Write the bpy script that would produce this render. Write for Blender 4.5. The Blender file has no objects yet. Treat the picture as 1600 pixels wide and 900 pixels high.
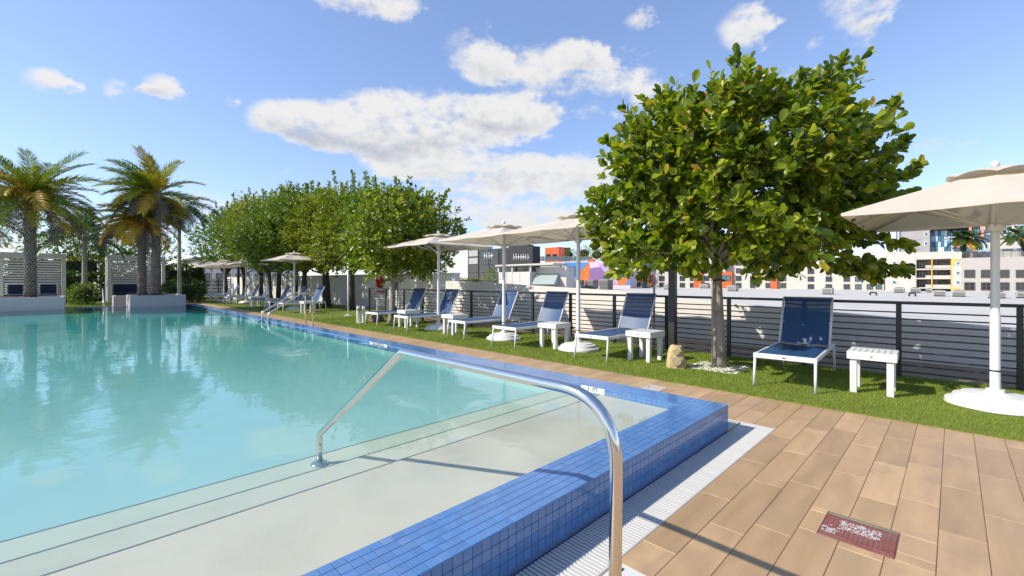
import bpy, math, random
import numpy as np
from mathutils import Vector, Matrix, Euler
random.seed(7)
rng = np.random.default_rng(11)
scene = bpy.context.scene
COL = scene.collection
R = math.radians
S2 = math.sqrt(2.0)

# ------------------------------------------------------------------ camera
EYE = 1.30
F = 690.0            # focal length in photo pixels (1600 wide)
HZ = 438.0           # horizon row in the photo
cam_data = bpy.data.cameras.new('camera')
cam = bpy.data.objects.new('camera', cam_data)
COL.objects.link(cam)
cam.location = (0, 0, EYE)
cam.rotation_euler = (R(90), 0, R(-45))
cam_data.sensor_fit = 'HORIZONTAL'
cam_data.sensor_width = 36.0
cam_data.lens = 36.0 * F / 1600.0
cam_data.shift_y = -(450.0 - HZ) / 1600.0
cam_data.clip_start = 0.02
cam_data.clip_end = 6000
scene.camera = cam

# ------------------------------------------------------------------ light, sky, exposure
SUN_VEC = Vector((-1.15, 0.63, 1.0)).normalized()     # towards the sun
SUN_EL = math.asin(SUN_VEC.z)
SUN_AZ = math.atan2(SUN_VEC.x, SUN_VEC.y)             # from +Y, clockwise
sl = bpy.data.lights.new('sun', 'SUN')
sl.energy = 3.8
sl.angle = R(0.53)
sl.color = (1.0, 0.93, 0.82)
sun = bpy.data.objects.new('sun', sl)
COL.objects.link(sun)
sun.rotation_euler = SUN_VEC.to_track_quat('Z', 'Y').to_euler()
sun.location = (-30, 16, 40)

scene.view_settings.view_transform = 'Standard'
scene.view_settings.look = 'None'
scene.view_settings.exposure = 0.65
scene.view_settings.gamma = 1.0
scene.view_settings.use_curve_mapping = False
scene.render.engine = 'CYCLES'
try:
    scene.cycles.use_denoising = True
    scene.cycles.max_bounces = 8
    scene.cycles.transparent_max_bounces = 24
    scene.cycles.volume_bounces = 1
    scene.cycles.sample_clamp_indirect = 6.0
except Exception:
    pass

SKY_STRENGTH = 0.15
def ang(u, v):
    """photo pixel -> azimuth (world, radians) and elevation of the direction"""
    a = math.atan((u - 800.0) / F)
    return R(45) - a, math.atan((HZ - v) / F * math.cos(a))

def build_world():
    w = bpy.data.worlds.new('World')
    scene.world = w
    w.use_nodes = True
    nt = w.node_tree
    nt.nodes.clear()
    N, L = nt.nodes, nt.links
    def nd(t, **k):
        n = N.new(t)
        for a, b in k.items(): setattr(n, a, b)
        return n
    def mth(op, a, b=None, c=None, clamp=False):
        n = nd('ShaderNodeMath', operation=op, use_clamp=clamp)
        for i, x in enumerate((a, b, c)):
            if x is None: continue
            if isinstance(x, (int, float)): n.inputs[i].default_value = x
            else: L.new(x, n.inputs[i])
        return n.outputs[0]
    sky = nd('ShaderNodeTexSky', sky_type='NISHITA')
    sky.sun_disc = False
    sky.sun_elevation = SUN_EL
    sky.sun_rotation = SUN_AZ
    sky.altitude = 0
    sky.air_density = 1.0
    sky.dust_density = 0.15
    sky.ozone_density = 3.0
    tc = nd('ShaderNodeTexCoord')
    sep = nd('ShaderNodeSeparateXYZ'); L.new(tc.outputs['Generated'], sep.inputs[0])
    az = mth('ARCTAN2', sep.outputs[1], sep.outputs[0])
    el = mth('ARCSINE', sep.outputs[2])
    # shape noise on the direction vector
    n1 = nd('ShaderNodeTexNoise'); n1.inputs['Scale'].default_value = 7.0
    n1.inputs['Detail'].default_value = 7.0; n1.inputs['Roughness'].default_value = 0.58
    mp = nd('ShaderNodeMapping'); mp.inputs['Scale'].default_value = (1, 1, 1.7)
    L.new(tc.outputs['Generated'], mp.inputs[0]); L.new(mp.outputs[0], n1.inputs['Vector'])
    n2 = nd('ShaderNodeTexNoise'); n2.inputs['Scale'].default_value = 26.0
    n2.inputs['Detail'].default_value = 6.0; n2.inputs['Roughness'].default_value = 0.6
    L.new(mp.outputs[0], n2.inputs['Vector'])
    f1 = n1.outputs[0]; f2 = n2.outputs[0]
    azd = mth('ADD', az, mth('MULTIPLY', mth('SUBTRACT', f2, 0.5), 0.07))
    eld = mth('ADD', el, mth('MULTIPLY', mth('SUBTRACT', f1, 0.5), 0.07))
    comb = nd('ShaderNodeCombineXYZ'); L.new(azd, comb.inputs[0]); L.new(eld, comb.inputs[1])
    P = comb.outputs[0]
    # clouds: photo centre (u, v), half sizes in pixels, weight
    blobs = [(560, 202, 165, 40, .85), (690, 182, 180, 40, .9), (470, 190, 80, 33, .9), (805, 175, 120, 27, .8), (640, 222, 190, 32, .8), (610, 165, 60, 20, .4),
             (770, 266, 185, 28, .75), (910, 272, 150, 36, .68), (640, 262, 100, 16, .5), (940, 185, 40, 20, .5),
             (740, 86, 62, 38, .8), (850, 108, 105, 36, .85), (905, 80, 48, 24, .7), (980, 134, 88, 26, .8), (965, 88, 60, 15, .5),
             (585, 2, 115, 24, .85), (475, 40, 16, 11, .5),
             (1165, 42, 55, 34, .9), (1352, 34, 66, 37, .9), (1302, 10, 40, 20, .6), (1002, 30, 32, 17, .75), (1275, 72, 22, 13, .7),
             (76, 122, 48, 22, .85), (258, 133, 38, 22, .85), (232, 142, 30, 12, .7), (178, 134, 28, 18, .5), (362, 154, 13, 10, .5),
             (1190, 122, 90, 20, .4), (380, 318, 200, 22, .55), (240, 352, 160, 20, .45), (790, 318, 230, 40, .62), (860, 360, 190, 34, .5), (1460, 225, 120, 22, .35), (448, 268, 16, 8, .4)]
    rr = random.Random(5)
    cl = []
    for (u, v, a, b, s) in blobs:
        ca, ce = ang(u, v)
        k = math.cos(math.atan((u - 800) / F))
        cl.append((ca, ce, a / F * k * k, b / F * k, s))
    for i in range(16):                      # the same kind of sky carries on behind the camera
        t = R(45) + R(66) + i * R(14.5) + rr.uniform(-.08, .08)
        t = (t + math.pi) % (2 * math.pi) - math.pi
        cl.append((t, rr.uniform(.12, .75), rr.uniform(.08, .24), rr.uniform(.03, .07), rr.uniform(.6, 1)))
    W = None; V = None
    for (ca, ce, sa, se, s) in cl:
        sub = nd('ShaderNodeVectorMath', operation='SUBTRACT'); L.new(P, sub.inputs[0]); sub.inputs[1].default_value = (ca, ce, 0)
        mul = nd('ShaderNodeVectorMath', operation='MULTIPLY'); L.new(sub.outputs[0], mul.inputs[0]); mul.inputs[1].default_value = (1 / sa, 1 / se, 0)
        dot = nd('ShaderNodeVectorMath', operation='DOT_PRODUCT'); L.new(mul.outputs[0], dot.inputs[0]); L.new(mul.outputs[0], dot.inputs[1])
        wgt = mth('MULTIPLY', mth('SUBTRACT', 1.35, dot.outputs['Value']), s)
        wgt = mth('MAXIMUM', wgt, 0.0)
        sp = nd('ShaderNodeSeparateXYZ'); L.new(mul.outputs[0], sp.inputs[0])
        wv = mth('MULTIPLY', wgt, sp.outputs[1])
        W = wgt if W is None else mth('ADD', W, wgt)
        V = wv if V is None else mth('ADD', V, wv)
    vv = mth('DIVIDE', V, mth('MAXIMUM', W, 0.02))
    Wc = mth('MINIMUM', W, 1.25)
    dens = mth('ADD', mth('MULTIPLY', Wc, 0.95), mth('ADD', mth('MULTIPLY', mth('SUBTRACT', f2, 0.5), 1.7), mth('MULTIPLY', mth('SUBTRACT', f1, 0.5), 1.6)))
    mr = nd('ShaderNodeMapRange', interpolation_type='SMOOTHSTEP'); L.new(dens, mr.inputs[0])
    mr.inputs[1].default_value = 0.36; mr.inputs[2].default_value = 1.18
    gate = nd('ShaderNodeMapRange', interpolation_type='SMOOTHSTEP'); L.new(W, gate.inputs[0])
    gate.inputs[1].default_value = 0.0; gate.inputs[2].default_value = 0.3
    den = mth('MULTIPLY', mr.outputs[0], gate.outputs[0])
    # flat grey undersides of the thick clouds
    sh = nd('ShaderNodeMapRange', interpolation_type='SMOOTHSTEP')
    L.new(mth('ADD', vv, mth('MULTIPLY', mth('SUBTRACT', f2, 0.5), 1.6)), sh.inputs[0])
    sh.inputs[1].default_value = -0.75; sh.inputs[2].default_value = 0.25
    thick = nd('ShaderNodeMapRange'); L.new(W, thick.inputs[0]); thick.inputs[1].default_value = 0.7; thick.inputs[2].default_value = 1.7
    grey = mth('MULTIPLY', mth('SUBTRACT', 1.0, sh.outputs[0]), thick.outputs[0], clamp=True)
    cc = nd('ShaderNodeMix', data_type='RGBA'); L.new(grey, cc.inputs['Factor'])
    k = 1.0 / SKY_STRENGTH
    cc.inputs[6].default_value = (0.56 * k, 0.555 * k, 0.55 * k, 1)
    cc.inputs[7].default_value = (0.34 * k, 0.36 * k, 0.395 * k, 1)
    # low air: pale band towards the horizon
    tint = nd('ShaderNodeMix', data_type='RGBA', blend_type='MULTIPLY'); tint.inputs['Factor'].default_value = 1.0
    gm = nd('ShaderNodeGamma'); gm.inputs['Gamma'].default_value = 0.78; L.new(sky.outputs[0], gm.inputs['Color'])
    L.new(gm.outputs[0], tint.inputs[6]); tint.inputs[7].default_value = (1.12, 1.15, 1.34, 1)
    mx = nd('ShaderNodeMix', data_type='RGBA')
    L.new(mth('MULTIPLY', den, 0.97), mx.inputs['Factor']); L.new(tint.outputs[2], mx.inputs[6]); L.new(cc.outputs[2], mx.inputs[7])
    bg = nd('ShaderNodeBackground'); bg.inputs['Strength'].default_value = SKY_STRENGTH
    L.new(mx.outputs[2], bg.inputs['Color'])
    out = nd('ShaderNodeOutputWorld'); L.new(bg.outputs[0], out.inputs['Surface'])
build_world()

# ------------------------------------------------------------------ unprojection helpers (measuring the photograph)
def ground(u, v, z=0.0):
    d = F * (EYE - z) / (v - HZ); l = (u - 800.0) / F * d
    return (d + l) / S2, (d - l) / S2
def on_x(X, u, v=None):
    """point of the vertical plane x = X seen at pixel (u, v): y, z"""
    r = (u - 800.0) / F
    d = S2 * X / (1 + r)
    y = X * (1 - r) / (1 + r)
    return (y, EYE - (v - HZ) * d / F) if v is not None else y
def on_y(Y, u, v=None):
    r = (u - 800.0) / F
    d = S2 * Y / (1 - r)
    x = Y * (1 + r) / (1 - r)
    return (x, EYE - (v - HZ) * d / F) if v is not None else x

# ------------------------------------------------------------------ materials
MATS = {}
def mat(name, col, rough=0.55, metal=0.0, var=0.12, vscale=6.0, bump=0.0, bscale=80.0, spec=0.5, rnd=0.0, coat=0.0,
        stretch=(1, 1, 1), detail=4.0, transl=0.0, trans_col=None, see=0.0, dirt=None, dscale=1.5, island=False, ramp=None, rvar=0.0):
    if name in MATS: return MATS[name]
    m = bpy.data.materials.new(name); m.use_nodes = True
    nt = m.node_tree; N, L = nt.nodes, nt.links
    bs = N['Principled BSDF']
    def nd(t, **k):
        n = N.new(t)
        for a, b in k.items(): setattr(n, a, b)
        return n
    def mth(op, a, b):
        n = nd('ShaderNodeMath', operation=op)
        for i, x in enumerate((a, b)):
            if isinstance(x, (int, float)): n.inputs[i].default_value = x
            else: L.new(x, n.inputs[i])
        return n.outputs[0]
    tc = nd('ShaderNodeTexCoord'); oi = nd('ShaderNodeObjectInfo')
    off = nd('ShaderNodeVectorMath', operation='MULTIPLY_ADD')
    cmb = nd('ShaderNodeCombineXYZ')
    for i in range(3): L.new(oi.outputs['Random'], cmb.inputs[i])
    L.new(cmb.outputs[0], off.inputs[0]); off.inputs[1].default_value = (37.0, 19.0, 53.0); L.new(tc.outputs['Object'], off.inputs[2])
    mp = nd('ShaderNodeMapping'); mp.inputs['Scale'].default_value = stretch; L.new(off.outputs[0], mp.inputs[0])
    rand = oi.outputs['Random']
    if island:
        ge = nd('ShaderNodeNewGeometry')
        rand = mth('FRACT', mth('ADD', ge.outputs['Random Per Island'], oi.outputs['Random']), 0.0)
    base = None
    if ramp:
        cr = nd('ShaderNodeValToRGB'); els = cr.color_ramp.elements
        while len(els) > 1: els.remove(els[-1])
        els[0].position = ramp[0][0]; els[0].color = (*ramp[0][1], 1)
        for p, c in ramp[1:]:
            e = els.new(p); e.color = (*c, 1)
        L.new(rand, cr.inputs[0]); base = cr.outputs[0]
    no = nd('ShaderNodeTexNoise'); no.inputs['Scale'].default_value = vscale; no.inputs['Detail'].default_value = detail
    L.new(mp.outputs[0], no.inputs['Vector'])
    fac = mth('ADD', mth('MULTIPLY', mth('SUBTRACT', no.outputs[0], 0.5), 2.2 * var), 1.0)
    if rnd:
        r2 = mth('ADD', mth('MULTIPLY', mth('SUBTRACT', rand, 0.5), 2.0 * rnd), 1.0)
        fac = mth('MULTIPLY', fac, r2)
    sc = nd('ShaderNodeVectorMath', operation='SCALE')
    if base is not None: L.new(base, sc.inputs[0])
    else: sc.inputs[0].default_value = col
    L.new(fac, sc.inputs['Scale'])
    colour = sc.outputs[0]
    if dirt:
        n3 = nd('ShaderNodeTexNoise'); n3.inputs['Scale'].default_value = dscale; n3.inputs['Detail'].default_value = 6
        L.new(off.outputs[0], n3.inputs['Vector'])
        rp = nd('ShaderNodeMapRange'); L.new(n3.outputs[0], rp.inputs[0]); rp.inputs[1].default_value = .5; rp.inputs[2].default_value = .78
        mx = nd('ShaderNodeMix', data_type='RGBA'); L.new(rp.outputs[0], mx.inputs['Factor'])
        L.new(colour, mx.inputs[6]); mx.inputs[7].default_value = (*dirt, 1); colour = mx.outputs[2]
    L.new(colour, bs.inputs['Base Color'])
    bs.inputs['Roughness'].default_value = rough
    if rvar:
        L.new(mth('ADD', mth('MULTIPLY', mth('SUBTRACT', no.outputs[0], 0.5), rvar), rough), bs.inputs['Roughness'])
    bs.inputs['Metallic'].default_value = metal
    bs.inputs['Specular IOR Level'].default_value = spec
    if coat: bs.inputs['Coat Weight'].default_value = coat; bs.inputs['Coat Roughness'].default_value = .08
    if bump:
        nb = nd('ShaderNodeTexNoise'); nb.inputs['Scale'].default_value = bscale; nb.inputs['Detail'].default_value = 5
        L.new(mp.outputs[0], nb.inputs['Vector'])
        bu = nd('ShaderNodeBump'); bu.inputs['Strength'].default_value = bump; bu.inputs['Distance'].default_value = .02
        L.new(nb.outputs[0], bu.inputs['Height']); L.new(bu.outputs[0], bs.inputs['Normal'])
    surf = bs.outputs[0]; out = N['Material Output']
    if transl:
        tr = nd('ShaderNodeBsdfTranslucent')
        if trans_col: 
            tm = nd('ShaderNodeVectorMath', operation='MULTIPLY'); L.new(colour, tm.inputs[0]); tm.inputs[1].default_value = trans_col
            L.new(tm.outputs[0], tr.inputs['Color'])
        else: L.new(colour, tr.inputs['Color'])
        ms = nd('ShaderNodeMixShader'); ms.inputs[0].default_value = transl
        L.new(surf, ms.inputs[1]); L.new(tr.outputs[0], ms.inputs[2]); surf = ms.outputs[0]
    if see:
        tp = nd('ShaderNodeBsdfTransparent'); ms = nd('ShaderNodeMixShader'); ms.inputs[0].default_value = see
        L.new(surf, ms.inputs[1]); L.new(tp.outputs[0], ms.inputs[2]); surf = ms.outputs[0]
    L.new(surf, out.inputs['Surface'])
    MATS[name] = m
    return m

# ------------------------------------------------------------------ mesh builder
class MB:
    def __init__(s): s.v = []; s.f = []
    def add(s, vs, fs):
        o = len(s.v); s.v += [tuple(p) for p in vs]; s.f += [tuple(i + o for i in q) for q in fs]; return s
    def box(s, x0, x1, y0, y1, z0, z1, M=None):
        vs = [(x, y, z) for z in (z0, z1) for y in (y0, y1) for x in (x0, x1)]
        if M is not None: vs = [M @ Vector(p) for p in vs]
        return s.add(vs, [(0, 2, 3, 1), (4, 5, 7, 6), (0, 1, 5, 4), (2, 6, 7, 3), (0, 4, 6, 2), (1, 3, 7, 5)])
    def bbox(s, x0, x1, y0, y1, z0, z1, b=.004, M=None):
        """box with chamfered edges"""
        cx, cy, cz = (x0 + x1) / 2, (y0 + y1) / 2, (z0 + z1) / 2
        hx, hy, hz = (x1 - x0) / 2, (y1 - y0) / 2, (z1 - z0) / 2
        b = min(b, hx * .9, hy * .9, hz * .9)
        vs = []; idx = {}
        for sx in (-1, 1):
            for sy in (-1, 1):
                for sz in (-1, 1):
                    for ax in range(3):
                        h = [hx - b, hy - b, hz - b]; h[ax] = (hx, hy, hz)[ax]
                        idx[(sx, sy, sz, ax)] = len(vs)
                        vs.append(Vector((cx + sx * h[0], cy + sy * h[1], cz + sz * h[2])))
        fs = []
        for ax in range(3):
            a, c = [i for i in range(3) if i != ax]
            for sg in (-1, 1):
                q = []
                for (p, r) in ((-1, -1), (1, -1), (1, 1), (-1, 1)):
                    k = [0, 0, 0]; k[ax] = sg; k[a] = p; k[c] = r
                    q.append(idx[(*k, ax)])
                fs.append(q)
            for p in (-1, 1):
                for r in (-1, 1):
                    k0 = [0, 0, 0]; k1 = [0, 0, 0]
                    k0[ax] = -1; k1[ax] = 1; k0[a] = k1[a] = p; k0[c] = k1[c] = r
                    fs.append([idx[(*k0, a)], idx[(*k1, a)], idx[(*k1, c)], idx[(*k0, c)]])
        for sx in (-1, 1):
            for sy in (-1, 1):
                for sz in (-1, 1): fs.append([idx[(sx, sy, sz, i)] for i in range(3)])
        ctr = Vector((cx, cy, cz)); out = []
        for q in fs:
            n = (vs[q[1]] - vs[q[0]]).cross(vs[q[2]] - vs[q[0]])
            m = sum((vs[i] for i in q), Vector()) / len(q) - ctr
            out.append(tuple(q) if n.dot(m) > 0 else tuple(reversed(q)))
        if M is not None: vs = [M @ p for p in vs]
        return s.add(vs, out)
    def tube(s, pts, r, n=8, caps=True, closed=False):
        pts = [Vector(p) for p in pts]; m = len(pts)
        rs = r if isinstance(r, (list, tuple)) else [r] * m
        up = None; vs = []
        for i, p in enumerate(pts):
            a = pts[i - 1] if (i > 0 or closed) else p
            c = pts[(i + 1) % m] if (i < m - 1 or closed) else p
            t = (c - a).normalized()
            if up is None:
                up = Vector((0, 0, 1)) if abs(t.z) < .9 else Vector((1, 0, 0))
            x = t.cross(up)
            if x.length < 1e-5: x = t.cross(Vector((1, 0.3, 0)))
            x.normalize(); up = x.cross(t).normalized()
            for k in range(n):
                q = 2 * math.pi * k / n
                vs.append(p + (x * math.cos(q) + up * math.sin(q)) * rs[i])
        fs = []
        for i in range(m if closed else m - 1):
            j = (i + 1) % m
            for k in range(n):
                fs.append((i * n + k, i * n + (k + 1) % n, j * n + (k + 1) % n, j * n + k))
        if caps and not closed:
            fs.append(tuple(reversed(range(n)))); fs.append(tuple((m - 1) * n + k for k in range(n)))
        return s.add(vs, [tuple(reversed(q)) for q in fs])
    def lathe(s, prof, n=24, cx=0, cy=0, wob=None):
        vs = []
        for (r, z) in prof:
            for k in range(n):
                q = 2 * math.pi * k / n; rr = r * (wob(q, z) if wob else 1)
                vs.append((cx + rr * math.cos(q), cy + rr * math.sin(q), z))
        fs = []
        for i in range(len(prof) - 1):
            for k in range(n):
                fs.append((i * n + k, i * n + (k + 1) % n, (i + 1) * n + (k + 1) % n, (i + 1) * n + k))
        fs.append(tuple(reversed(range(n)))); fs.append(tuple((len(prof) - 1) * n + k for k in range(n)))
        return s.add(vs, fs)
    def prism(s, poly, x0, x1, axis='x'):
        """polygon in the plane across `axis`, extruded from x0 to x1"""
        n = len(poly)
        def P(a, b, c): return (c, a, b) if axis == 'x' else ((a, c, b) if axis == 'y' else (a, b, c))
        vs = [P(a, b, x0) for a, b in poly] + [P(a, b, x1) for a, b in poly]
        fs = [tuple(range(n)), tuple(reversed(range(n, 2 * n)))]
        for i in range(n): fs.append((i, i + n, (i + 1) % n + n, (i + 1) % n))
        return s.add(vs, fs)
    def mesh(s, name, m, smooth=False):
        me = bpy.data.meshes.new(name); me.from_pydata([tuple(p) for p in s.v], [], s.f)
        if m is not None: me.materials.append(m)
        if smooth: me.polygons.foreach_set('use_smooth', [True] * len(me.polygons))
        me.update(); return me
    def build(s, name, m, parent=None, loc=(0, 0, 0), rz=0.0, smooth=False, auto=False):
        me = s.mesh(name, m, smooth or auto)
        if auto:
            try: me.set_sharp_from_angle(angle=R(38))
            except Exception: pass
        return put(name, me, parent, loc, rz)

def put(name, me, parent=None, loc=(0, 0, 0), rz=0.0):
    o = bpy.data.objects.new(name, me); COL.objects.link(o)
    o.location = loc; o.rotation_euler = (0, 0, rz)
    if parent is not None: o.parent = parent
    return o
def npmesh(name, V, Fq, m, smooth=False):
    """fast mesh: V (n,3), Fq (k, c) all faces with c corners"""
    me = bpy.data.meshes.new(name); k, c = Fq.shape
    me.vertices.add(len(V)); me.vertices.foreach_set('co', np.asarray(V, np.float32).ravel())
    me.loops.add(k * c); me.loops.foreach_set('vertex_index', np.asarray(Fq, np.int32).ravel())
    me.polygons.add(k); me.polygons.foreach_set('loop_start', np.arange(0, k * c, c, dtype=np.int32))
    try: me.polygons.foreach_set('loop_total', np.full(k, c, dtype=np.int32))
    except Exception: pass
    if smooth: me.polygons.foreach_set('use_smooth', np.ones(k, dtype=bool))
    me.materials.append(m); me.update(calc_edges=True); me.validate(); return me
def tag(o, label, cat, group=None):
    o['label'] = label; o['category'] = cat
    if group: o['group'] = group
    return o
def struct(o, kind='structure'): o['kind'] = kind; return o
def empty(name, loc=(0, 0, 0), rz=0.0, label=None, cat=None, group=None):
    o = bpy.data.objects.new(name, None); COL.objects.link(o); o.location = loc; o.rotation_euler = (0, 0, rz)
    o.empty_display_size = .1
    if label: tag(o, label, cat, group)
    return o
def clone(root, loc, rz, label):
    r = root.copy(); COL.objects.link(r); r.location = loc; r.rotation_euler = (0, 0, rz); r['label'] = label
    for ch in root.children:
        c = ch.copy(); COL.objects.link(c); c.parent = r
        for g in ch.children:
            d = g.copy(); COL.objects.link(d); d.parent = c
    return r
# ------------------------------------------------------------------ colours
plank_m = mat('wood_look_porcelain', (.455, .30, .16), rough=.45, var=.27, vscale=3.6, stretch=(.5, 3.2, 1), bump=.05, bscale=60, rnd=.13, dirt=(.36, .245, .15), dscale=3.0, spec=.4, rvar=.25)
sub_m = mat('grout', (.30, .21, .13), rough=.9, var=.2)
tile_m = mat('blue_glazed_tile', (.085, .195, .41), rough=.15, var=.14, vscale=7, rnd=.075, dirt=(.15, .24, .40), dscale=3, island=True, spec=.5, bump=.02, bscale=40)
grout_m = mat('blue_grey_grout', (.11, .16, .30), rough=.75, var=.15)
plaster_m = mat('ivory_plaster', (.54, .475, .37), rough=.8, var=.05, vscale=1.6, bump=.06, bscale=90, dirt=(.43, .385, .30), dscale=1.4)
aqua_m = mat('aqua_pebble_finish', (.39, .45, .425), rough=.8, var=.10, vscale=1.2)
nosing_m = mat('dark_nosing_tile', (.17, .19, .185), rough=.4)
white_m = mat('white_plastic', (.66, .65, .62), rough=.45, var=.06, bump=.03, dirt=(.62, .60, .55), dscale=4)
whitem_m = mat('white_powder_coat', (.66, .66, .66), rough=.4, var=.04)
grate_m = mat('white_grating', (.52, .51, .48), rough=.55, var=.06, rnd=.04)
dark_m = mat('dark_bronze_metal', (.022, .021, .022), rough=.45, var=.15)
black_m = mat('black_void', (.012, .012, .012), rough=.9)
steel_m = mat('polished_steel', (.72, .70, .67), rough=.11, metal=1.0, var=.03, vscale=3, rvar=.06)
steel2_m = mat('brushed_steel', (.70, .69, .67), rough=.22, metal=1.0, var=.05)
turf_m = mat('turf_backing', (.15, .19, .02), rough=.95, var=.35, vscale=30, bump=.5, bscale=300)
blade_m = mat('turf_blades', (.22, .295, .028), rough=.75, var=.28, vscale=1.6, rnd=.35, island=True, transl=.25)
canvas_m = mat('cream_canvas', (.66, .59, .50), rough=.9, var=.06, vscale=3, transl=.22, trans_col=(1.0, .92, .78), bump=.08, bscale=14)
sling_m = mat('blue_mesh_sling', (.018, .072, .19), rough=.45, var=.08, bump=.1, bscale=260, see=.2, spec=.5)
wall_m = mat('white_stucco', (.64, .60, .54), rough=.9, var=.06, vscale=1.5, bump=.12, bscale=70, dirt=(.54, .51, .47), dscale=.8)
roof_m = mat('white_roof_membrane', (.54, .51, .46), rough=.85, var=.08, vscale=.5, dirt=(.44, .42, .38), dscale=.25)

# ------------------------------------------------------------------ ground far below, podium, deck
g = MB().box(-1500, 1500, -1500, 1500, -14.5, -14).build('ground', mat('city_ground', (.16, .17, .14), var=.4, vscale=.02, rough=.95)); struct(g)
p = MB().box(-14, 11.5, -8, 52, -14.2, -.8).build('podium', wall_m); struct(p)
deck = empty('pool_deck'); struct(deck)
b = MB()
b.box(-9, 10.6, -8, 1.1045, -.78, -.012); b.box(4.364, 10.6, 1.1045, 1.378, -.78, -.0121)
b.box(4.02, 10.6, 1.378, 51, -.78, -.0125)
b.box(-14, 4.02, 24.45, 51, -.78, -.013)
b.build('deck_slab', sub_m, deck)
# planks run along X; 0.72 x 0.175
PL, PW = .72, .175
plank_me = [MB().bbox(-PL / 2 + .0010, PL / 2 - .0010, -PW / 2 + .0010, PW / 2 - .0010, -.012, 0, .0025).mesh('plank', plank_m) for _ in range(1)]
cand = []
PY0 = 1.105
BOX = (2.715, 3.02, .197, .497)         # floor box opening
LID = (4.86, 5.12, 2.44, 2.68)
SK = (1.61, 1.79, .90, 1.095)
def cutout(x0, x1, y0, y1):
    """pieces of the plank left round the floor boxes"""
    pcs = [(x0, x1, y0, y1)]
    for (a, c, e, f) in (BOX, LID, SK):
        new = []
        for (p0, p1, q0, q1) in pcs:
            if p1 <= a or p0 >= c or q1 <= e or q0 >= f: new.append((p0, p1, q0, q1)); continue
            if p0 < a: new.append((p0, a, q0, q1))
            if p1 > c: new.append((c, p1, q0, q1))
            m0, m1 = max(p0, a), min(p1, c)
            if q0 < e: new.append((m0, m1, q0, e))
            if q1 > f: new.append((m0, m1, f, q1))
        pcs = new
    return pcs
def row(y, x0, x1, y0=None, y1=None):
    k = int(round(y / PW)); off = (k * .437 + .13 * math.sin(k * 2.1)) % 1.0 * PL
    x = x0 - off
    while x < x1:
        a, c = max(x, x0), min(x + PL, x1)
        if c - a > .03: cand.append((a, c, y - PW / 2, y + PW / 2))
        x += PL
n = 0
y = PY0 - PW / 2
while y > -6:                                # apron in front of the pool
    row(y, -4.0 if y < .9 else -4.0, 5.42 if y > -7 else 5.42); y -= PW
y = PY0 + PW / 2
while y < 45:                                # strip between pool and lawn
    row(y, 4.36, 5.42); y += PW
pieces = []
for (a, c, e, f) in cand:
    for q in cutout(a, c, e, f):
        X, Y = (q[0] + q[1]) / 2, (q[2] + q[3]) / 2
        d = (X + Y) / S2; l = (X - Y) / S2
        vis = d > .5 and abs(l) < d * 1.25 + .3 and (EYE / max(d, .1)) < .78
        if 4.36 <= X <= 4.8 and Y > 1.6: vis = False
        pieces.append((0 if vis else 1, d * d / max(.05, (q[1] - q[0]) * (q[3] - q[2])), q))
pieces.sort(key=lambda t: (t[0], t[1]))
rest = MB(); npl = 0
for vis, dd, (a, c, e, f) in pieces:
    if vis == 0 and npl < 300:
        full = abs((c - a) - PL) < 1e-4 and abs((f - e) - PW) < 1e-4
        me = plank_me[0] if full else MB().bbox(-(c - a) / 2 + .0010, (c - a) / 2 - .0010, -(f - e) / 2 + .0010, (f - e) / 2 - .0010, -.012, 0, .0025).mesh('plank', plank_m)
        o = put('plank', me, deck, ((a + c) / 2, (e + f) / 2, random.uniform(-.0008, .0008))); npl += 1
    else:
        rest.box(a + .0015, c - .0015, e + .0015, f - .0015, -.012, 0)
o = rest.build('planks_beyond', plank_m, deck); struct(o, 'stuff')

# lawn: artificial turf along the fence and at the far end
lawn = empty('lawn'); struct(lawn)
t = MB()
t.box(5.42, 8.02, -8, 13.2, -.012, .012)
t.box(5.42, 9.98, 13.2, 46, -.012, .0121)
t.box(-9, 3.9, 26.3, 46, -.012, .0122)
t.build('turf', turf_m, lawn)
def blades(n, x0, x1, y0, y1, h):
    X = rng.uniform(x0, x1, n); Y = rng.uniform(y0, y1, n)
    return X, Y, h
parts = [blades(70000, 5.41, 7.9, -1.2, 3.2, .022), blades(45000, 5.41, 7.9, 3.2, 8, .024), blades(26000, 5.41, 8.0, 8, 15, .028),
         blades(20000, 5.41, 9.5, 15, 40, .03), blades(9000, -3, 4.0, 26.3, 35, .05)]
X = np.concatenate([q[0] for q in parts]); Y = np.concatenate([q[1] for q in parts]); H = np.concatenate([np.full(len(q[0]), q[2]) for q in parts])
n = len(X); a = rng.uniform(0, 2 * np.pi, n); wd = .0022 + .0011 * np.maximum(0, (X + Y) / 1.4 - 4) * .5
H = H * rng.uniform(.6, 1.3, n); ln = rng.normal(0, .010, (n, 2))
V = np.zeros((n, 3, 3))
V[:, 0] = np.stack([X - np.cos(a) * wd, Y - np.sin(a) * wd, np.full(n, .008)], 1)
V[:, 1] = np.stack([X + np.cos(a) * wd, Y + np.sin(a) * wd, np.full(n, .008)], 1)
V[:, 2] = np.stack([X + ln[:, 0], Y + ln[:, 1], .010 + H], 1)
o = put('grass_blades', npmesh('grass_blades', V.reshape(-1, 3), np.arange(3 * n).reshape(n, 3), blade_m), lawn); struct(o, 'stuff')

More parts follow.
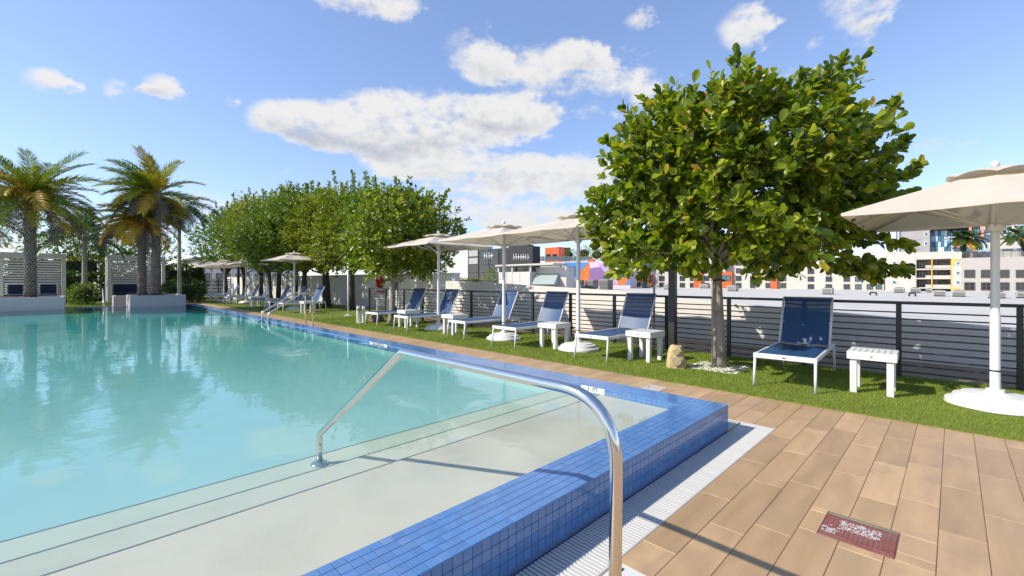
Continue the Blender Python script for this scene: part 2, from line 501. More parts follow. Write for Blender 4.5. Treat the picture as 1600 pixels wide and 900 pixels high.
# ------------------------------------------------------------------ pool
RIM_Z = .226
WATER_Z = .214
pool = empty('swimming_pool'); struct(pool)
MB().box(-9, 3.72, 1.683, 2.475, -.7, .165).build('sun_shelf', plaster_m, pool)
MB().box(-9, 3.72, 2.475, 2.78, -.7, .132).build('step', plaster_m, pool)
MB().box(-9, 3.72, 2.78, 3.09, -.7, .100).build('step', plaster_m, pool)
MB().box(-9, 3.72, 3.09, 24.3, -.7, .05).build('pool_floor', aqua_m, pool)
MB().box(3.708, 3.719, 3.09, 24.29, .05, .130).build('pool_wall', aqua_m, pool)
for y, z in ((2.475, .165), (2.78, .132), (3.09, .100)):
    MB().box(-9, 3.719, y - .007, y + .003, z - .02, z + .002).build('nosing_strip', nosing_m, pool)
MB().box(-9.3, -9, 1.378, 24.6, -.7, .22).build('side_wall', plaster_m, pool)

rim = empty('pool_rim'); struct(rim)
c = MB()
c.box(-9.3, 4.015, 1.383, 1.678, -.75, RIM_Z - .006)
c.box(3.725, 4.015, 1.678, 24.6, -.75, RIM_Z - .0062)
c.box(-9.3, 3.725, 24.3, 24.6, -.75, RIM_Z - .0064)
c.build('rim_core', grout_m, rim)
TP = .0503
tile_me = MB().bbox(-.0241, .0241, -.0241, .0241, -.006, 0, .0012).mesh('rim_tile', tile_m)
ftile_me = MB().bbox(-.0241, .0241, -.006, 0, -.0241, .0241, .0012).mesh('wall_tile', tile_m)
# near rim, top: 6 rows from x = 4.02 down
tiles = []
nx = int(4.9 / TP)
for i in range(nx):
    for j in range(6):
        x = 4.02 - .0255 - i * TP; y = 1.378 + .0255 + j * TP
        tiles.append((x, y))
def tilekey(q):
    d = (q[0] + q[1]) / S2; l = (q[0] - q[1]) / S2
    return d if (d > .3 and 1.074 / d < .68 and abs(l / d) < 1.17) else 99 + d
tiles.sort(key=tilekey)
rest = MB()
for k, (x, y) in enumerate(tiles):
    if k < 300: put('rim_tile', tile_me, rim, (x, y, RIM_Z))
    else: rest.box(x - .0241, x + .0241, y - .0241, y + .0241, RIM_Z - .006, RIM_Z)
y = 1.683 + .0255
while y < 24.55:                                  # long rim beside the lawn
    for j in range(6):
        x = 4.02 - .0255 - j * TP
        rest.box(x - .0241, x + .0241, y - .0241, y + .0241, RIM_Z - .006, RIM_Z)
    for zc in (RIM_Z - .0265, RIM_Z - .0768):
        rest.box(3.7195, 3.725, y - .0241, y + .0241, zc - .0241, zc + .0241)
    if y < 8:
        for r_ in range(4): rest.box(4.015, 4.0205, y - .0241, y + .0241, RIM_Z - .0265 - r_ * TP - .0241, RIM_Z - .0265 - r_ * TP + .0241)
    y += TP
x = 3.72 - .0255
while x > -3:                                     # far rim and its waterline row
    for j in range(6): rest.box(x - .0241, x + .0241, 24.3255 + j * TP - .0241, 24.3255 + j * TP + .0241, RIM_Z - .006, RIM_Z)
    rest.box(x - .0241, x + .0241, 24.294, 24.3, RIM_Z - .05, RIM_Z - .004)
    x -= TP
x = 3.70
while x > -4:                                     # waterline row inside the near rim
    rest.box(x - .0241, x + .0241, 1.678, 1.6835, RIM_Z - .05, RIM_Z - .004); x -= TP
o = rest.build('tiles_beyond', tile_m, rim); struct(o, 'stuff')
nf = 0; restf = MB()
for i in range(72):
    for j in range(4):
        x = 4.02 - .0255 - i * TP; z = RIM_Z - .0265 - j * TP
        if i >= 75: continue
        put('wall_tile', ftile_me, rim, (x, 1.383, z)) if i < 70 else restf.box(x - .0241, x + .0241, 1.377, 1.383, z - .0241, z + .0241)
restf.build('wall_tiles_beyond', tile_m, rim)

# depth markings let into the waterline
mark_m = mat('white_marking_tile', (.80, .80, .78), rough=.25, var=.04)
ink_m = mat('black_ink', (.015, .015, .018), rough=.4)
def lettering(name, txt, size, m, parent, loc, rot, depth=.0012):
    cu = bpy.data.curves.new(name, 'FONT'); cu.body = txt; cu.size = size; cu.align_x = 'CENTER'; cu.align_y = 'CENTER'; cu.extrude = depth; cu.offset = size * .006
    tmp = bpy.data.objects.new(name, cu); COL.objects.link(tmp)
    me = bpy.data.meshes.new_from_object(tmp); bpy.data.objects.remove(tmp); bpy.data.curves.remove(cu)
    me.materials.clear(); me.materials.append(m)
    o = put(name, me, parent, loc); o.rotation_euler = rot; return o
def marking(yc, w, txt, size):
    o = MB().bbox(3.714, 3.722, yc - w / 2, yc + w / 2, RIM_Z - .058, RIM_Z - .002, .001).build('depth_marking', mark_m, rim)
    lettering('lettering', txt, size, ink_m, o, (3.7132, yc, RIM_Z - .028), (R(90), 0, R(-90)))
marking(2.57, .28, '3  FT', .062)
marking(6.95, .60, 'NO DIVING', .075)

# grating channel round the rim
gr = empty('overflow_grating'); struct(gr)
slat = MB().bbox(-.0082, .0082, -.128, .128, -.016, 0, .002)
slat_me = slat.mesh('grating_slat', grate_m)
x = 4.02 - .013 + .33
i = 0
while x > .35 and i < 170:
    put('grating_slat', slat_me, gr, (x, 1.242, -.001)); x -= .0243; i += 1
e = MB()
e.box(.3, 4.365, 1.104, 1.114, -.05, .001); e.box(4.354, 4.364, 1.114, 5.0, -.05, .0012); e.box(.3, 4.35, 1.236, 1.246, -.021, -.0015)
e.build('channel_edge', grate_m, gr)
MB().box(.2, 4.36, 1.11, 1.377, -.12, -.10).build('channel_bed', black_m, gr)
s2 = MB(); y = 1.40
while y < 5.0: s2.box(4.03, 4.352, y - .0098, y + .0098, -.022, -.0013); y += .0243
s2.box(-3, .3, 1.11, 1.377, -.02, -.002)
struct(s2.build('slats_beyond', grate_m, gr), 'stuff')

# water
def water_material():
    m = bpy.data.materials.new('pool_water'); m.use_nodes = True
    nt = m.node_tree; N, L = nt.nodes, nt.links; N.clear()
    out = N.new('ShaderNodeOutputMaterial'); tr = N.new('ShaderNodeBsdfTransparent'); gl = N.new('ShaderNodeBsdfGlossy')
    gl.inputs['Roughness'].default_value = .03
    mx = N.new('ShaderNodeMixShader'); 
    ge = N.new('ShaderNodeNewGeometry')
    def mth(op, a, c):
        n = N.new('ShaderNodeMath'); n.operation = op
        for i, x in enumerate((a, c)):
            if isinstance(x, (int, float)): n.inputs[i].default_value = x
            else: L.new(x, n.inputs[i])
        return n.outputs[0]
    tc = N.new('ShaderNodeTexCoord'); mp = N.new('ShaderNodeMapping'); L.new(tc.outputs['Object'], mp.inputs[0])
    n1 = N.new('ShaderNodeTexNoise'); n1.inputs['Scale'].default_value = 3.2; n1.inputs['Detail'].default_value = 3.0; n1.inputs['Roughness'].default_value = .5; n1.inputs['Distortion'].default_value = .6
    L.new(mp.outputs[0], n1.inputs['Vector'])
    n2 = N.new('ShaderNodeTexNoise'); n2.inputs['Scale'].default_value = .7; n2.inputs['Detail'].default_value = 2.0
    L.new(mp.outputs[0], n2.inputs['Vector'])
    ad = N.new('ShaderNodeMath'); ad.operation = 'MULTIPLY_ADD'; L.new(n1.outputs[0], ad.inputs[0]); ad.inputs[1].default_value = .35; L.new(n2.outputs[0], ad.inputs[2])
    bu = N.new('ShaderNodeBump'); bu.inputs['Strength'].default_value = .10; bu.inputs['Distance'].default_value = .06; L.new(ad.outputs[0], bu.inputs['Height'])
    L.new(bu.outputs[0], gl.inputs['Normal'])
    dt = N.new('ShaderNodeVectorMath'); dt.operation = 'DOT_PRODUCT'; L.new(bu.outputs[0], dt.inputs[0]); L.new(ge.outputs['Incoming'], dt.inputs[1])
    cs = mth('MINIMUM', mth('ABSOLUTE', dt.outputs['Value'], 0), 1.0)          # Schlick reflectance of water, the same from both sides
    fr = mth('ADD', mth('MULTIPLY', mth('POWER', mth('SUBTRACT', 1.0, cs), 5.0), .98), .02)
    L.new(fr, mx.inputs[0]); L.new(tr.outputs[0], mx.inputs[1]); L.new(gl.outputs[0], mx.inputs[2])
    L.new(mx.outputs[0], out.inputs['Surface'])
    va = N.new('ShaderNodeVolumeAbsorption'); va.inputs['Color'].default_value = (.32, .965, .945, 1); va.inputs['Density'].default_value = 1.0
    L.new(va.outputs[0], out.inputs['Volume'])
    return m
w = MB().box(-9.1, 3.7235, 1.6785, 24.305, -.2, WATER_Z).build('water', water_material()); struct(w)
# ------------------------------------------------------------------ handrails
def arc(c, r, a0, a1, n, plane='yz', x=0.0):
    out = []
    for i in range(n + 1):
        a = a0 + (a1 - a0) * i / n
        out.append((x, c[0] + r * math.cos(a), c[1] + r * math.sin(a)))
    return out
def round_path(pts, rad, n=7):
    """polyline with rounded corners"""
    pts = [Vector(p) for p in pts]; out = [pts[0]]
    for i in range(1, len(pts) - 1):
        a, b, c = pts[i - 1], pts[i], pts[i + 1]; r = rad[i - 1]
        u, w = (a - b).normalized(), (c - b).normalized()
        half = u.angle(w) / 2; tl = min(r / math.tan(half), .49 * (a - b).length, .49 * (c - b).length)
        p0, p1 = b + u * tl, b + w * tl
        for k in range(n + 1):
            t = k / n; out.append(p0 * (1 - t) ** 2 + b * 2 * t * (1 - t) + p1 * t * t)
    out.append(pts[-1]); return out
hr = empty('handrail', (1.15, .72, 0), label='polished steel handrail bending from the deck down into the near end of the pool', cat='handrail')
path = [(0, 0, -.03), (0, -.012, .948), (0, 1.195, .948), (0, 2.206, .293), (0, 2.206, .09)]
tb = MB().tube(round_path(path, [.21, .05, .03], 10), .0192, 24); tb.build('rail', steel_m, hr, smooth=True)
MB().lathe([(.05, -.002), (.05, .006), (.034, .014), (.021, .018)], 24).build('deck_flange', steel_m, hr, (0, 0, 0), smooth=True)
MB().lathe([(.058, .0), (.058, .006), (.04, .016), (.021, .02)], 24).build('pool_flange', steel_m, hr, (0, 2.206, .100), smooth=True)

def grab_rail(name, loc, rz, label, pair=True, group=None):
    o = empty(name, loc, rz, label, 'pool ladder' if pair else 'grab rail', group)
    # local x: from the water out onto the deck
    for yy in ((-.27, .27) if pair else (0,)):
        p_ = [(-.25, yy, -.1), (-.25, yy, .42), (.62, yy, .95), (.90, yy, .90), (.90, yy, 0)]
        MB().tube(round_path(p_, [.14, .16, .16], 8), .022, 10).build('rail', steel2_m, o, smooth=True)
        MB().lathe([(.05, 0), (.05, .01), (.03, .02), (.022, .02)], 14).build('flange', steel2_m, o, (.90, yy, .002), smooth=True)
    if pair:
        MB().bbox(-.30, -.20, -.25, .25, .05, .075, .006).build('tread', steel2_m, o)
    return o
grab_rail('pool_ladder', (3.95, 13.1, 0), 0, 'steel ladder with two curved rails climbing out of the pool beside the lawn')
grab_rail('grab_rail', (.95, 24.35, 0), R(90), 'single steel grab rail at the far end of the pool between the planters', pair=False)

# ------------------------------------------------------------------ lids let into the deck
bx = empty('floor_box', ((BOX[0] + BOX[1]) / 2, (BOX[2] + BOX[3]) / 2, 0), label='square rusty red metal floor box lid with worn white marks in the deck', cat='floor box')
rust_m = mat('worn_red_metal', (.27, .095, .075), rough=.6, metal=.2, var=.35, vscale=14, bump=.3, bscale=50, dirt=(.20, .14, .12), dscale=7)
MB().bbox(-.122, .122, -.149, .149, -.008, .0015, .001).build('lid', rust_m, bx)
for (a, c, e, f) in ((-.152, .152, .150, .1515), (-.152, .152, -.1515, -.150), (-.151, -.126, -.149, .149), (.126, .151, -.149, .149)):
    pass
MB().bbox(-.151, .151, .1265 + .0235, .152, -.01, .003, .0008).build('frame_bar', rust_m, bx)
MB().bbox(-.151, .151, -.152, -.1500, -.01, .003, .0008).build('frame_bar', rust_m, bx)
MB().bbox(-.151, -.128, -.149, .149, -.01, .0025, .0008).build('frame_bar', rust_m, bx)
brass_m = mat('verdigris_brass', (.27, .26, .17), rough=.5, metal=.4, var=.3, vscale=20)
MB().bbox(.128, .151, -.149, .149, -.01, .0025, .0008).build('frame_bar', brass_m, bx)
rb = MB()
for i in range(12):
    for j in range(15):
        x_, y_ = -.112 + i * .0204, -.138 + j * .0197
        rb.box(x_ - .0062, x_ + .0062, y_ - .0062, y_ + .0062, .0012, .0028)
struct(rb.build('tread_studs', rust_m, bx), 'stuff')
chip_m = mat('chipped_white_paint', (.70, .64, .62), rough=.7, var=.3, vscale=60)
ch = MB(); rr = random.Random(3)
for (cx, cy, w_, h_, n_) in ((.028, .0, .055, .085, 230), (-.075, .115, .03, .028, 70), (-.02, .07, .05, .06, 14)):
    for k in range(n_):
        x_, y_ = cx + rr.uniform(-1, 1) * w_, cy + rr.uniform(-1, 1) * h_
        a, q = rr.uniform(.001, .0042), rr.uniform(.0015, .006)
        ch.box(x_ - a, x_ + a, y_ - q, y_ + q, .0026, .0031)
struct(ch.build('paint_flakes', chip_m, bx), 'stuff')

ld = empty('deck_lid', ((LID[0] + LID[1]) / 2, (LID[2] + LID[3]) / 2, 0), label='small pale square access lid in the deck strip beside the blue rim', cat='access lid')
MB().bbox(-.128, .128, -.118, .118, -.011, .0015, .002).build('lid', mat('pale_grey_plastic', (.52, .46, .40), rough=.5, var=.1), ld)
MB().bbox(-.02, .02, .06, .075, .0012, .003, .0006).build('finger_slot', black_m, ld)
sk = empty('drain_cover', ((SK[0] + SK[1]) / 2, (SK[2] + SK[3]) / 2, 0), label='white slotted drain cover in the deck next to the handrail foot', cat='drain cover')
MB().bbox(-.088, .088, -.096, .096, -.011, .002, .002).build('cover', white_m, sk)
for yy in (.055, -.055): MB().bbox(-.062, .062, yy - .008, yy + .008, .0015, .0028, .0005).build('slot', black_m, sk)
for xx in (-.075, .075):
    for yy in (-.082, .082): MB().lathe([(.006, .0015), (.006, .0032)], 10, xx, yy).build('screw', dark_m, sk)

# ------------------------------------------------------------------ sun loungers
logo_m = mat('small_badge', (.12, .13, .14), rough=.4)
def make_lounger(label):
    t = empty('sun_lounger', label=label, cat='sun lounger', group='blue sun loungers along the lawn')
    W_ = .31
    fr = MB()
    for s in (-1, 1):
        fr.bbox(.0, 1.66, s * W_ - .016, s * W_ + .016, .345, .395, .006)
    fr.bbox(-.006, .028, -W_ - .018, W_ + .018, .338, .398, .006)
    fr.bbox(1.63, 1.662, -W_ + .017, W_ - .017, .35, .39, .006)
    fr.bbox(.78, .81, -W_ + .017, W_ - .017, .34, .368, .005)
    fr.build('frame', whitem_m, t)
    for s in (-1, 1):
        for (xa, xb) in ((.012, -.022), (1.640, 1.690)):
            MB().tube([(xa, s * W_, .35), (xb, s * (W_ + .004), .003)], .0155, 8).build('leg', whitem_m, t, smooth=True)
    # seat sling, slightly slack
    def sling(nm, x0, z0, x1, z1, w, sag, th=.004):
        nx_, ny_ = 9, 6; vs = []; fs = []
        for side in (0, 1):
            for i in range(nx_ + 1):
                for j in range(ny_ + 1):
                    u_, w_ = i / nx_, j / ny_
                    k = math.sin(math.pi * w_) * sag
                    px, pz = x0 + (x1 - x0) * u_, z0 + (z1 - z0) * u_
                    L_ = math.hypot(x1 - x0, z1 - z0); nxv, nzv = -(z1 - z0) / L_, (x1 - x0) / L_
                    vs.append((px - nxv * (k + side * th), -w + 2 * w * w_, pz - nzv * (k + side * th)))
        m_ = (nx_ + 1) * (ny_ + 1)
        for i in range(nx_):
            for j in range(ny_):
                a = i * (ny_ + 1) + j
                fs.append((a, a + 7, a + 8, a + 1)); fs.append((m_ + a, m_ + a + 1, m_ + a + 8, m_ + a + 7))
        return MB().add(vs, fs).build(nm, sling_m, t, smooth=True)
    sling('seat_sling', .035, .402, 1.30, .388, .292, .012)
    # raised back
    hx, hz, tx, tz = 1.315, .385, 1.625, 1.03
    for s in (-1, 1):
        MB().tube([(hx, s * .297, hz), (tx, s * .297, tz)], .0145, 8).build('back_tube', whitem_m, t, smooth=True)
    sling('back_sling', hx + .01, hz + .02, tx - .008, tz - .02, .280, .02)
    MB().tube([(tx, -.30, tz), (tx, .30, tz)], .016, 8).build('back_bar', dark_m if False else sling_m, t, smooth=True)
    MB().tube([(hx + .29 * (tx - hx) * 3, -.28, hz + .87 * (tz - hz)), (hx + .88 * (tx - hx) + .012, 0, hz + .84 * (tz - hz)), (hx + .29 * (tx - hx) * 3, .28, hz + .87 * (tz - hz))], .008, 6).build('back_stay', mat('navy_strap', (.012, .02, .05)), t, smooth=True)
    for s in (-1, 1): MB().tube([(1.47, s * .27, .70), (1.645, s * .27, .385)], .0095, 6).build('back_prop', whitem_m, t, smooth=True)
    bd = MB().lathe([(.016, 0), (.016, .002)], 12).build('badge', logo_m, t)
    bd.rotation_euler = (0, R(-90), 0); bd.location = (-.0065, 0, .368); bd.scale = (.6, 1.3, 1)
    return t
LG = [(5.97, 1.42, 3, 'blue sling lounger right of the large tree, beside the slat topped white table'),
      (5.99, 4.17, 0, 'blue sling lounger on the left of the large tree and tan rock speaker'),
      (5.90, 6.12, 0, 'blue sling lounger between the two umbrellas nearest the large tree on its left'),
      (6.05, 7.80, -2, 'blue sling lounger behind the umbrella pole that is second left of the large tree'),
      (5.88, 9.84, 0, 'blue sling lounger with leaf shadows on its back, by the third umbrella base'),
      (5.95, 11.5, 2, 'blue sling lounger next to the white twin tube stand and brown rock'),
      (5.9, 18.9, 0, 'blue sling lounger with white table just behind the pool ladder'),
      (5.95, 20.75, 1, 'pale looking lounger beside the umbrella base behind the pool ladder'),
      (5.9, 22.9, 0, 'dark blue lounger one place beyond the umbrella behind the pool ladder'),
      (5.95, 26.0, -1, 'lounger in the shade of the tree row, third beyond the ladder umbrella'),
      (5.9, 27.7, 0, 'pale lounger near the first of the three grouped far umbrellas'),
      (5.95, 30.0, 1, 'shaded lounger between the first and second of the grouped far umbrellas'),
      (5.9, 31.9, 0, 'lounger close to the second of the grouped far umbrellas'),
      (5.95, 33.6, 0, 'lounger just past the second of the grouped far umbrellas'),
      (5.9, 35.6, -1, 'lounger at the very end of the row under the last umbrella')]
proto = None
for i, (x, y, a, lab) in enumerate(LG):
    if proto is None:
        proto = make_lounger(lab); proto.location = (x, y, .012); proto.rotation_euler = (0, 0, R(a))
    else: clone(proto, (x, y, .012), R(a), lab)

# ------------------------------------------------------------------ side tables
def make_table(label):
    t = empty('side_table', label=label, cat='side table', group='white side tables between the loungers')
    hx, hy, H = .235, .22, .475
    for k in range(8):
        y0 = -hy + k * (2 * hy / 8)
        MB().bbox(-hx + .022, hx - .022, y0 + .003, y0 + 2 * hy / 8 - .003, H - .018, H, .002).build('slat', white_m, t)
    for s in (-1, 1):
        MB().bbox(s * hx - .011 - .011 * s, s * hx + .011 - .011 * s, -hy, hy, H - .088, H - .001, .003).build('apron', white_m, t)
        MB().bbox(-hx + .023, hx - .023, s * hy - .011 - .011 * s, s * hy + .011 - .011 * s, H - .088, H - .0195, .003).build('apron', white_m, t)
        for q in (-1, 1):
            MB().bbox(s * (hx - .058) - .032, s * (hx - .058) + .032, q * (hy - .058) - .032, q * (hy - .058) + .032, 0, H - .02, .004).build('leg', white_m, t)
    bd = MB().lathe([(.012, 0), (.012, .002)], 12).build('badge', logo_m, t)
    bd.rotation_euler = (0, R(-90), 0); bd.location = (-hx - .0005, 0, H - .045); bd.scale = (.6, 1.3, 1)
    return t
TB = [(6.57, .66, 'white slat topped table right of the large tree, nearest the big umbrella base'),
      (6.58, 3.53, 'white table between the rock speaker and the lounger left of the large tree'),
      (6.57, 5.42, 'white table close to the umbrella base nearest the large tree on its left'),
      (6.53, 8.47, 'white table next to the third umbrella base left of the large tree'),
      (6.58, 10.6, 'white table between the two loungers just before the white twin tube stand'),
      (6.55, 17.8, 'white table right behind the curved rails of the pool ladder'),
      (6.5, 21.9, 'white table left of the umbrella behind the pool ladder'),
      (6.5, 24.6, 'white table in tree shade, second beyond the umbrella behind the ladder'),
      (6.5, 28.9, 'white table beside the first of the grouped far umbrellas')]
proto = None
for (x, y, lab) in TB:
    if proto is None:
        proto = make_table(lab); proto.location = (x, y, .012); proto.rotation_euler = (0, 0, R(2))
    else: clone(proto, (x, y, .012), R(random.uniform(-2, 2)), lab)

# ------------------------------------------------------------------ umbrellas
cord_m = mat('white_cord', (.7, .68, .62), rough=.9)
strut_m = mat('cream_painted_wood', (.72, .66, .56), rough=.6)
def make_umbrella(label, zr=2.17, za=2.50, a=1.03):
    t = empty('patio_umbrella', label=label, cat='umbrella', group='cream patio umbrellas along the lawn')
    wob = lambda q, z: 1 + .018 * math.cos(6 * q)
    MB().lathe([(.372, 0), (.385, .012), (.378, .045), (.335, .062), (.325, .075), (.315, .098), (.262, .112), (.252, .128), (.12, .138), (.075, .15), (.07, .18), (.045, .182)], 40, wob=wob).build('base', white_m, t, smooth=False, auto=True)
    MB().tube([(0, 0, .10), (0, 0, .95)], .040, 16).build('pole_sleeve', whitem_m, t, smooth=False, auto=True)
    MB().tube([(0, 0, .95), (0, 0, za - .01)], .034, 16).build('pole', whitem_m, t, auto=True)
    MB().lathe([(.043, .36), (.0435, .375)], 16).build('pole_band', dark_m, t)
    # canopy: eight spokes on a square plan
    def spoke(k):
        q = k * math.pi / 4; r = a if k % 2 == 0 else a * S2 * .985
        return q, r
    NT, NR = 6, 7; pts = []; 
    rv = .16
    for k in range(8):
        q0, r0 = spoke(k); q1, r1 = spoke((k + 1) % 8); q1 = (k + 1) * math.pi / 4
        for m_ in range(NT):
            s = m_ / NT
            x0, y0, x1, y1 = r0 * math.cos(q0), r0 * math.sin(q0), r1 * math.cos(q1), r1 * math.sin(q1)
            ex, ey = x0 + (x1 - x0) * s, y0 + (y1 - y0) * s
            e = math.hypot(ex, ey); pull = 1 - .022 * math.sin(math.pi * s)
            col = []
            for j in range(NR + 1):
                u_ = j / NR; rr_ = rv + (e * pull - rv) * u_
                z = za - .055 - (za - .055 - zr) * (u_ ** 1.06) - .035 * math.sin(math.pi * s) * u_ * (1.15 - u_) * 2.2
                col.append((ex / e * rr_, ey / e * rr_, z))
            pts.append(col)
    n_ = len(pts); vs = [p for col in pts for p in col]; fs = []
    for i in range(n_):
        for j in range(NR):
            A = i * (NR + 1) + j; B = ((i + 1) % n_) * (NR + 1) + j
            fs.append((A, A + 1, B + 1, B))
    # hem turned down
    o_ = len(vs)
    for i in range(n_):
        x, y, z = pts[i][NR]; vs.append((x * .999, y * .999, z - .028))
    for i in range(n_):
        fs.append((i * (NR + 1) + NR, o_ + i, o_ + (i + 1) % n_, ((i + 1) % n_) * (NR + 1) + NR))
    MB().add(vs, fs).build('canopy', canvas_m, t, auto=True)
    # wind vent: a smaller cap, lifted, with scalloped lower edge
    vs = []; fs = []; M_ = 48
    for i in range(M_):
        q = 2 * math.pi * i / M_; lift = abs(math.sin(4 * q)) * .030
        rr_ = .36 * (1 + .10 * abs(math.sin(2 * q)) ** 2)
        for j, u_ in enumerate((0.06, .35, .7, 1.0)):
            vs.append((math.cos(q) * rr_ * u_, math.sin(q) * rr_ * u_, za + .015 - .012 * u_ - .078 * u_ ** 2.0 + lift * u_ ** 2 * (1 if j else 0)))
    for i in range(M_):
        for j in range(3):
            A = i * 4 + j; B = ((i + 1) % M_) * 4 + j; fs.append((A, A + 1, B + 1, B))
    MB().add(vs, fs).build('vent_cap', canvas_m, t, auto=True)
    MB().lathe([(.018, za), (.02, za + .02), (.034, za + .035), (.038, za + .055), (.03, za + .078), (.004, za + .088)], 14).build('finial', white_m, t, smooth=True)
    zh = zr - .13
    for k in range(8):
        q, r = spoke(k); c_, s_ = math.cos(q), math.sin(q)
        MB().tube([(c_ * .05, s_ * .05, za - .075), (c_ * (r - .02), s_ * (r - .02), zr - .018)], .011, 6).build('rib', strut_m, t, smooth=True)
        mr_ = r * .55; zm = za - .075 + (zr - .018 - za + .075) * .55
        MB().tube([(c_ * .05, s_ * .05, zh), (c_ * mr_, s_ * mr_, zm - .012)], .009, 6).build('strut', strut_m, t, smooth=True)
    MB().lathe([(.036, zh - .06), (.062, zh - .05), (.07, zh - .01), (.062, zh + .02), (.036, zh + .03)], 16).build('runner', white_m, t, auto=True)
    cpts = [(.05 + .05 * math.sin(u_ * 3.1), .02 - .02 * u_, zh - .02 - u_ * 1.0 - .12 * math.sin(3.1 * u_)) for u_ in [i / 12 for i in range(13)]]
    MB().tube(cpts, .004, 5).build('pull_cord', cord_m, t, smooth=True)
    return t
UM = [(6.67, 4.93, 'cream umbrella standing immediately left of the large tree'),
      (6.70, 6.95, 'cream umbrella second to the left of the large tree'),
      (6.86, 9.60, 'cream umbrella third to the left of the large tree, its canopy against the dense tree'),
      (7.00, 20.6, 'cream umbrella behind the pool ladder in front of the tree row'),
      (7.0, 28.2, 'cream umbrella nearest of the three grouped at the far end of the lawn'),
      (6.65, 31.6, 'cream umbrella in the middle of the three grouped at the far end'),
      (6.8, 35.8, 'cream umbrella last in the row by the hedge at the far end')]
big = make_umbrella('large cream umbrella over the white base at the right, beside the slatted table', 1.97, 2.42, 1.13)
big.location = (6.67, -.30, .012)
proto = None
for (x, y, lab) in UM:
    if proto is None:
        proto = make_umbrella(lab); proto.location = (x, y, .012)
    else: clone(proto, (x, y, .012), R(random.uniform(-4, 4)), lab)

# ------------------------------------------------------------------ fence
fe = empty('railing_fence', (7.86, 0, 0), label='dark metal railing fence with thin horizontal bars along the lawn', cat='fence')
ys = [-4.0, -2.9, -1.75, -.55, .52, 1.6, 2.68, 3.78, 4.9, 6.02, 7.15, 8.27, 9.45, 10.65, 11.85, 12.95, 14.15, 15.35]
FH = 1.0
post_me = MB().bbox(-.028, .028, -.028, .028, 0, FH - .021, .004).mesh('post', dark_m)
for y in ys: put('post', post_me, fe, (0, y, 0))
nb = 10
for i in range(len(ys) - 1):
    L_ = ys[i + 1] - ys[i]
    me = MB().bbox(-.009, .009, -L_ / 2 + .0285, L_ / 2 - .0285, -.009, .009, .002).mesh('bar', dark_m)
    for k in range(nb): put('bar', me, fe, (0, (ys[i] + ys[i + 1]) / 2, .085 + k * .0875))
    put('top_rail', MB().bbox(-.03, .03, -L_ / 2, L_ / 2, -.02, .02, .004).mesh('top_rail', dark_m), fe, (0, (ys[i] + ys[i + 1]) / 2, FH))

# walls beyond the fence
wl = empty('parapet_wall', (9.6, 0, 0), label='low white stucco parapet behind the railing fence, its top sloping down', cat='wall')
MB().prism([(-9, -.7), (-9, .30), (-.7, .60), (3.2, .82), (6.0, 1.04), (11.9, 1.26), (13.0, 1.28), (13.0, -.7)], 0, .22).build('wall', wall_m, wl)
MB().tube([(-.16, 4.2, .36), (-.16, 5.6, .40), (-.16, 5.72, .22)], .017, 8).build('pipe', white_m, wl, smooth=True)
w2 = empty('garden_wall', (10.0, 13.0, 0), label='tall white stucco wall dappled by tree shade behind the far loungers', cat='wall')
MB().box(0, .25, 0, 34, -.1, 1.52).build('wall', wall_m, w2)
MB().box(-.03, .28, 0, 34, 1.52, 1.58).build('coping', wall_m, w2)
MB().box(-.14, .0, -.01, .18, -.1, 1.2).build('pier', wall_m, w2)

# things along the wall
red_m = mat('red_vinyl', (.36, .012, .022), rough=.5, var=.1)
y_, z_ = on_x(9.9, 593, 441)
lr = empty('life_ring', (9.90, y_, z_), label='red life ring hanging on the white wall behind the fence', cat='life ring')
ring = [(0, .17 * math.cos(2 * math.pi * i / 20), .17 * math.sin(2 * math.pi * i / 20)) for i in range(20)]
MB().tube(ring, .095, 8, closed=True).build('ring', red_m, lr, smooth=True)
MB().bbox(-.03, .08, -.30, .30, -.47, -.38, .01).build('holder', red_m, lr)
y_, z_ = on_x(9.9, 614, 447)
sg = empty('safety_sign', (9.94, y_, z_), label='pale blue safety sign on the white wall right of the life ring', cat='sign')
MB().bbox(-.02, .02, -.28, .28, -.2, .22, .006).build('board', mat('pale_blue_sign', (.35, .50, .62), rough=.4), sg)
MB().bbox(-.024, -.019, -.2, .2, .02, .06, .001).build('stripe', whitem_m, sg)
y_, z_ = on_x(9.9, 614, 455)
sg = empty('safety_sign', (9.94, y_, z_ - .08), label='small red and white sign low on the wall beside the tree trunk', cat='sign')
MB().bbox(-.02, .02, -.2, .2, -.12, .1, .006).build('board', whitem_m, sg)
MB().bbox(-.024, -.019, -.17, .17, -.06, .05, .001).build('stripe', red_m, sg)

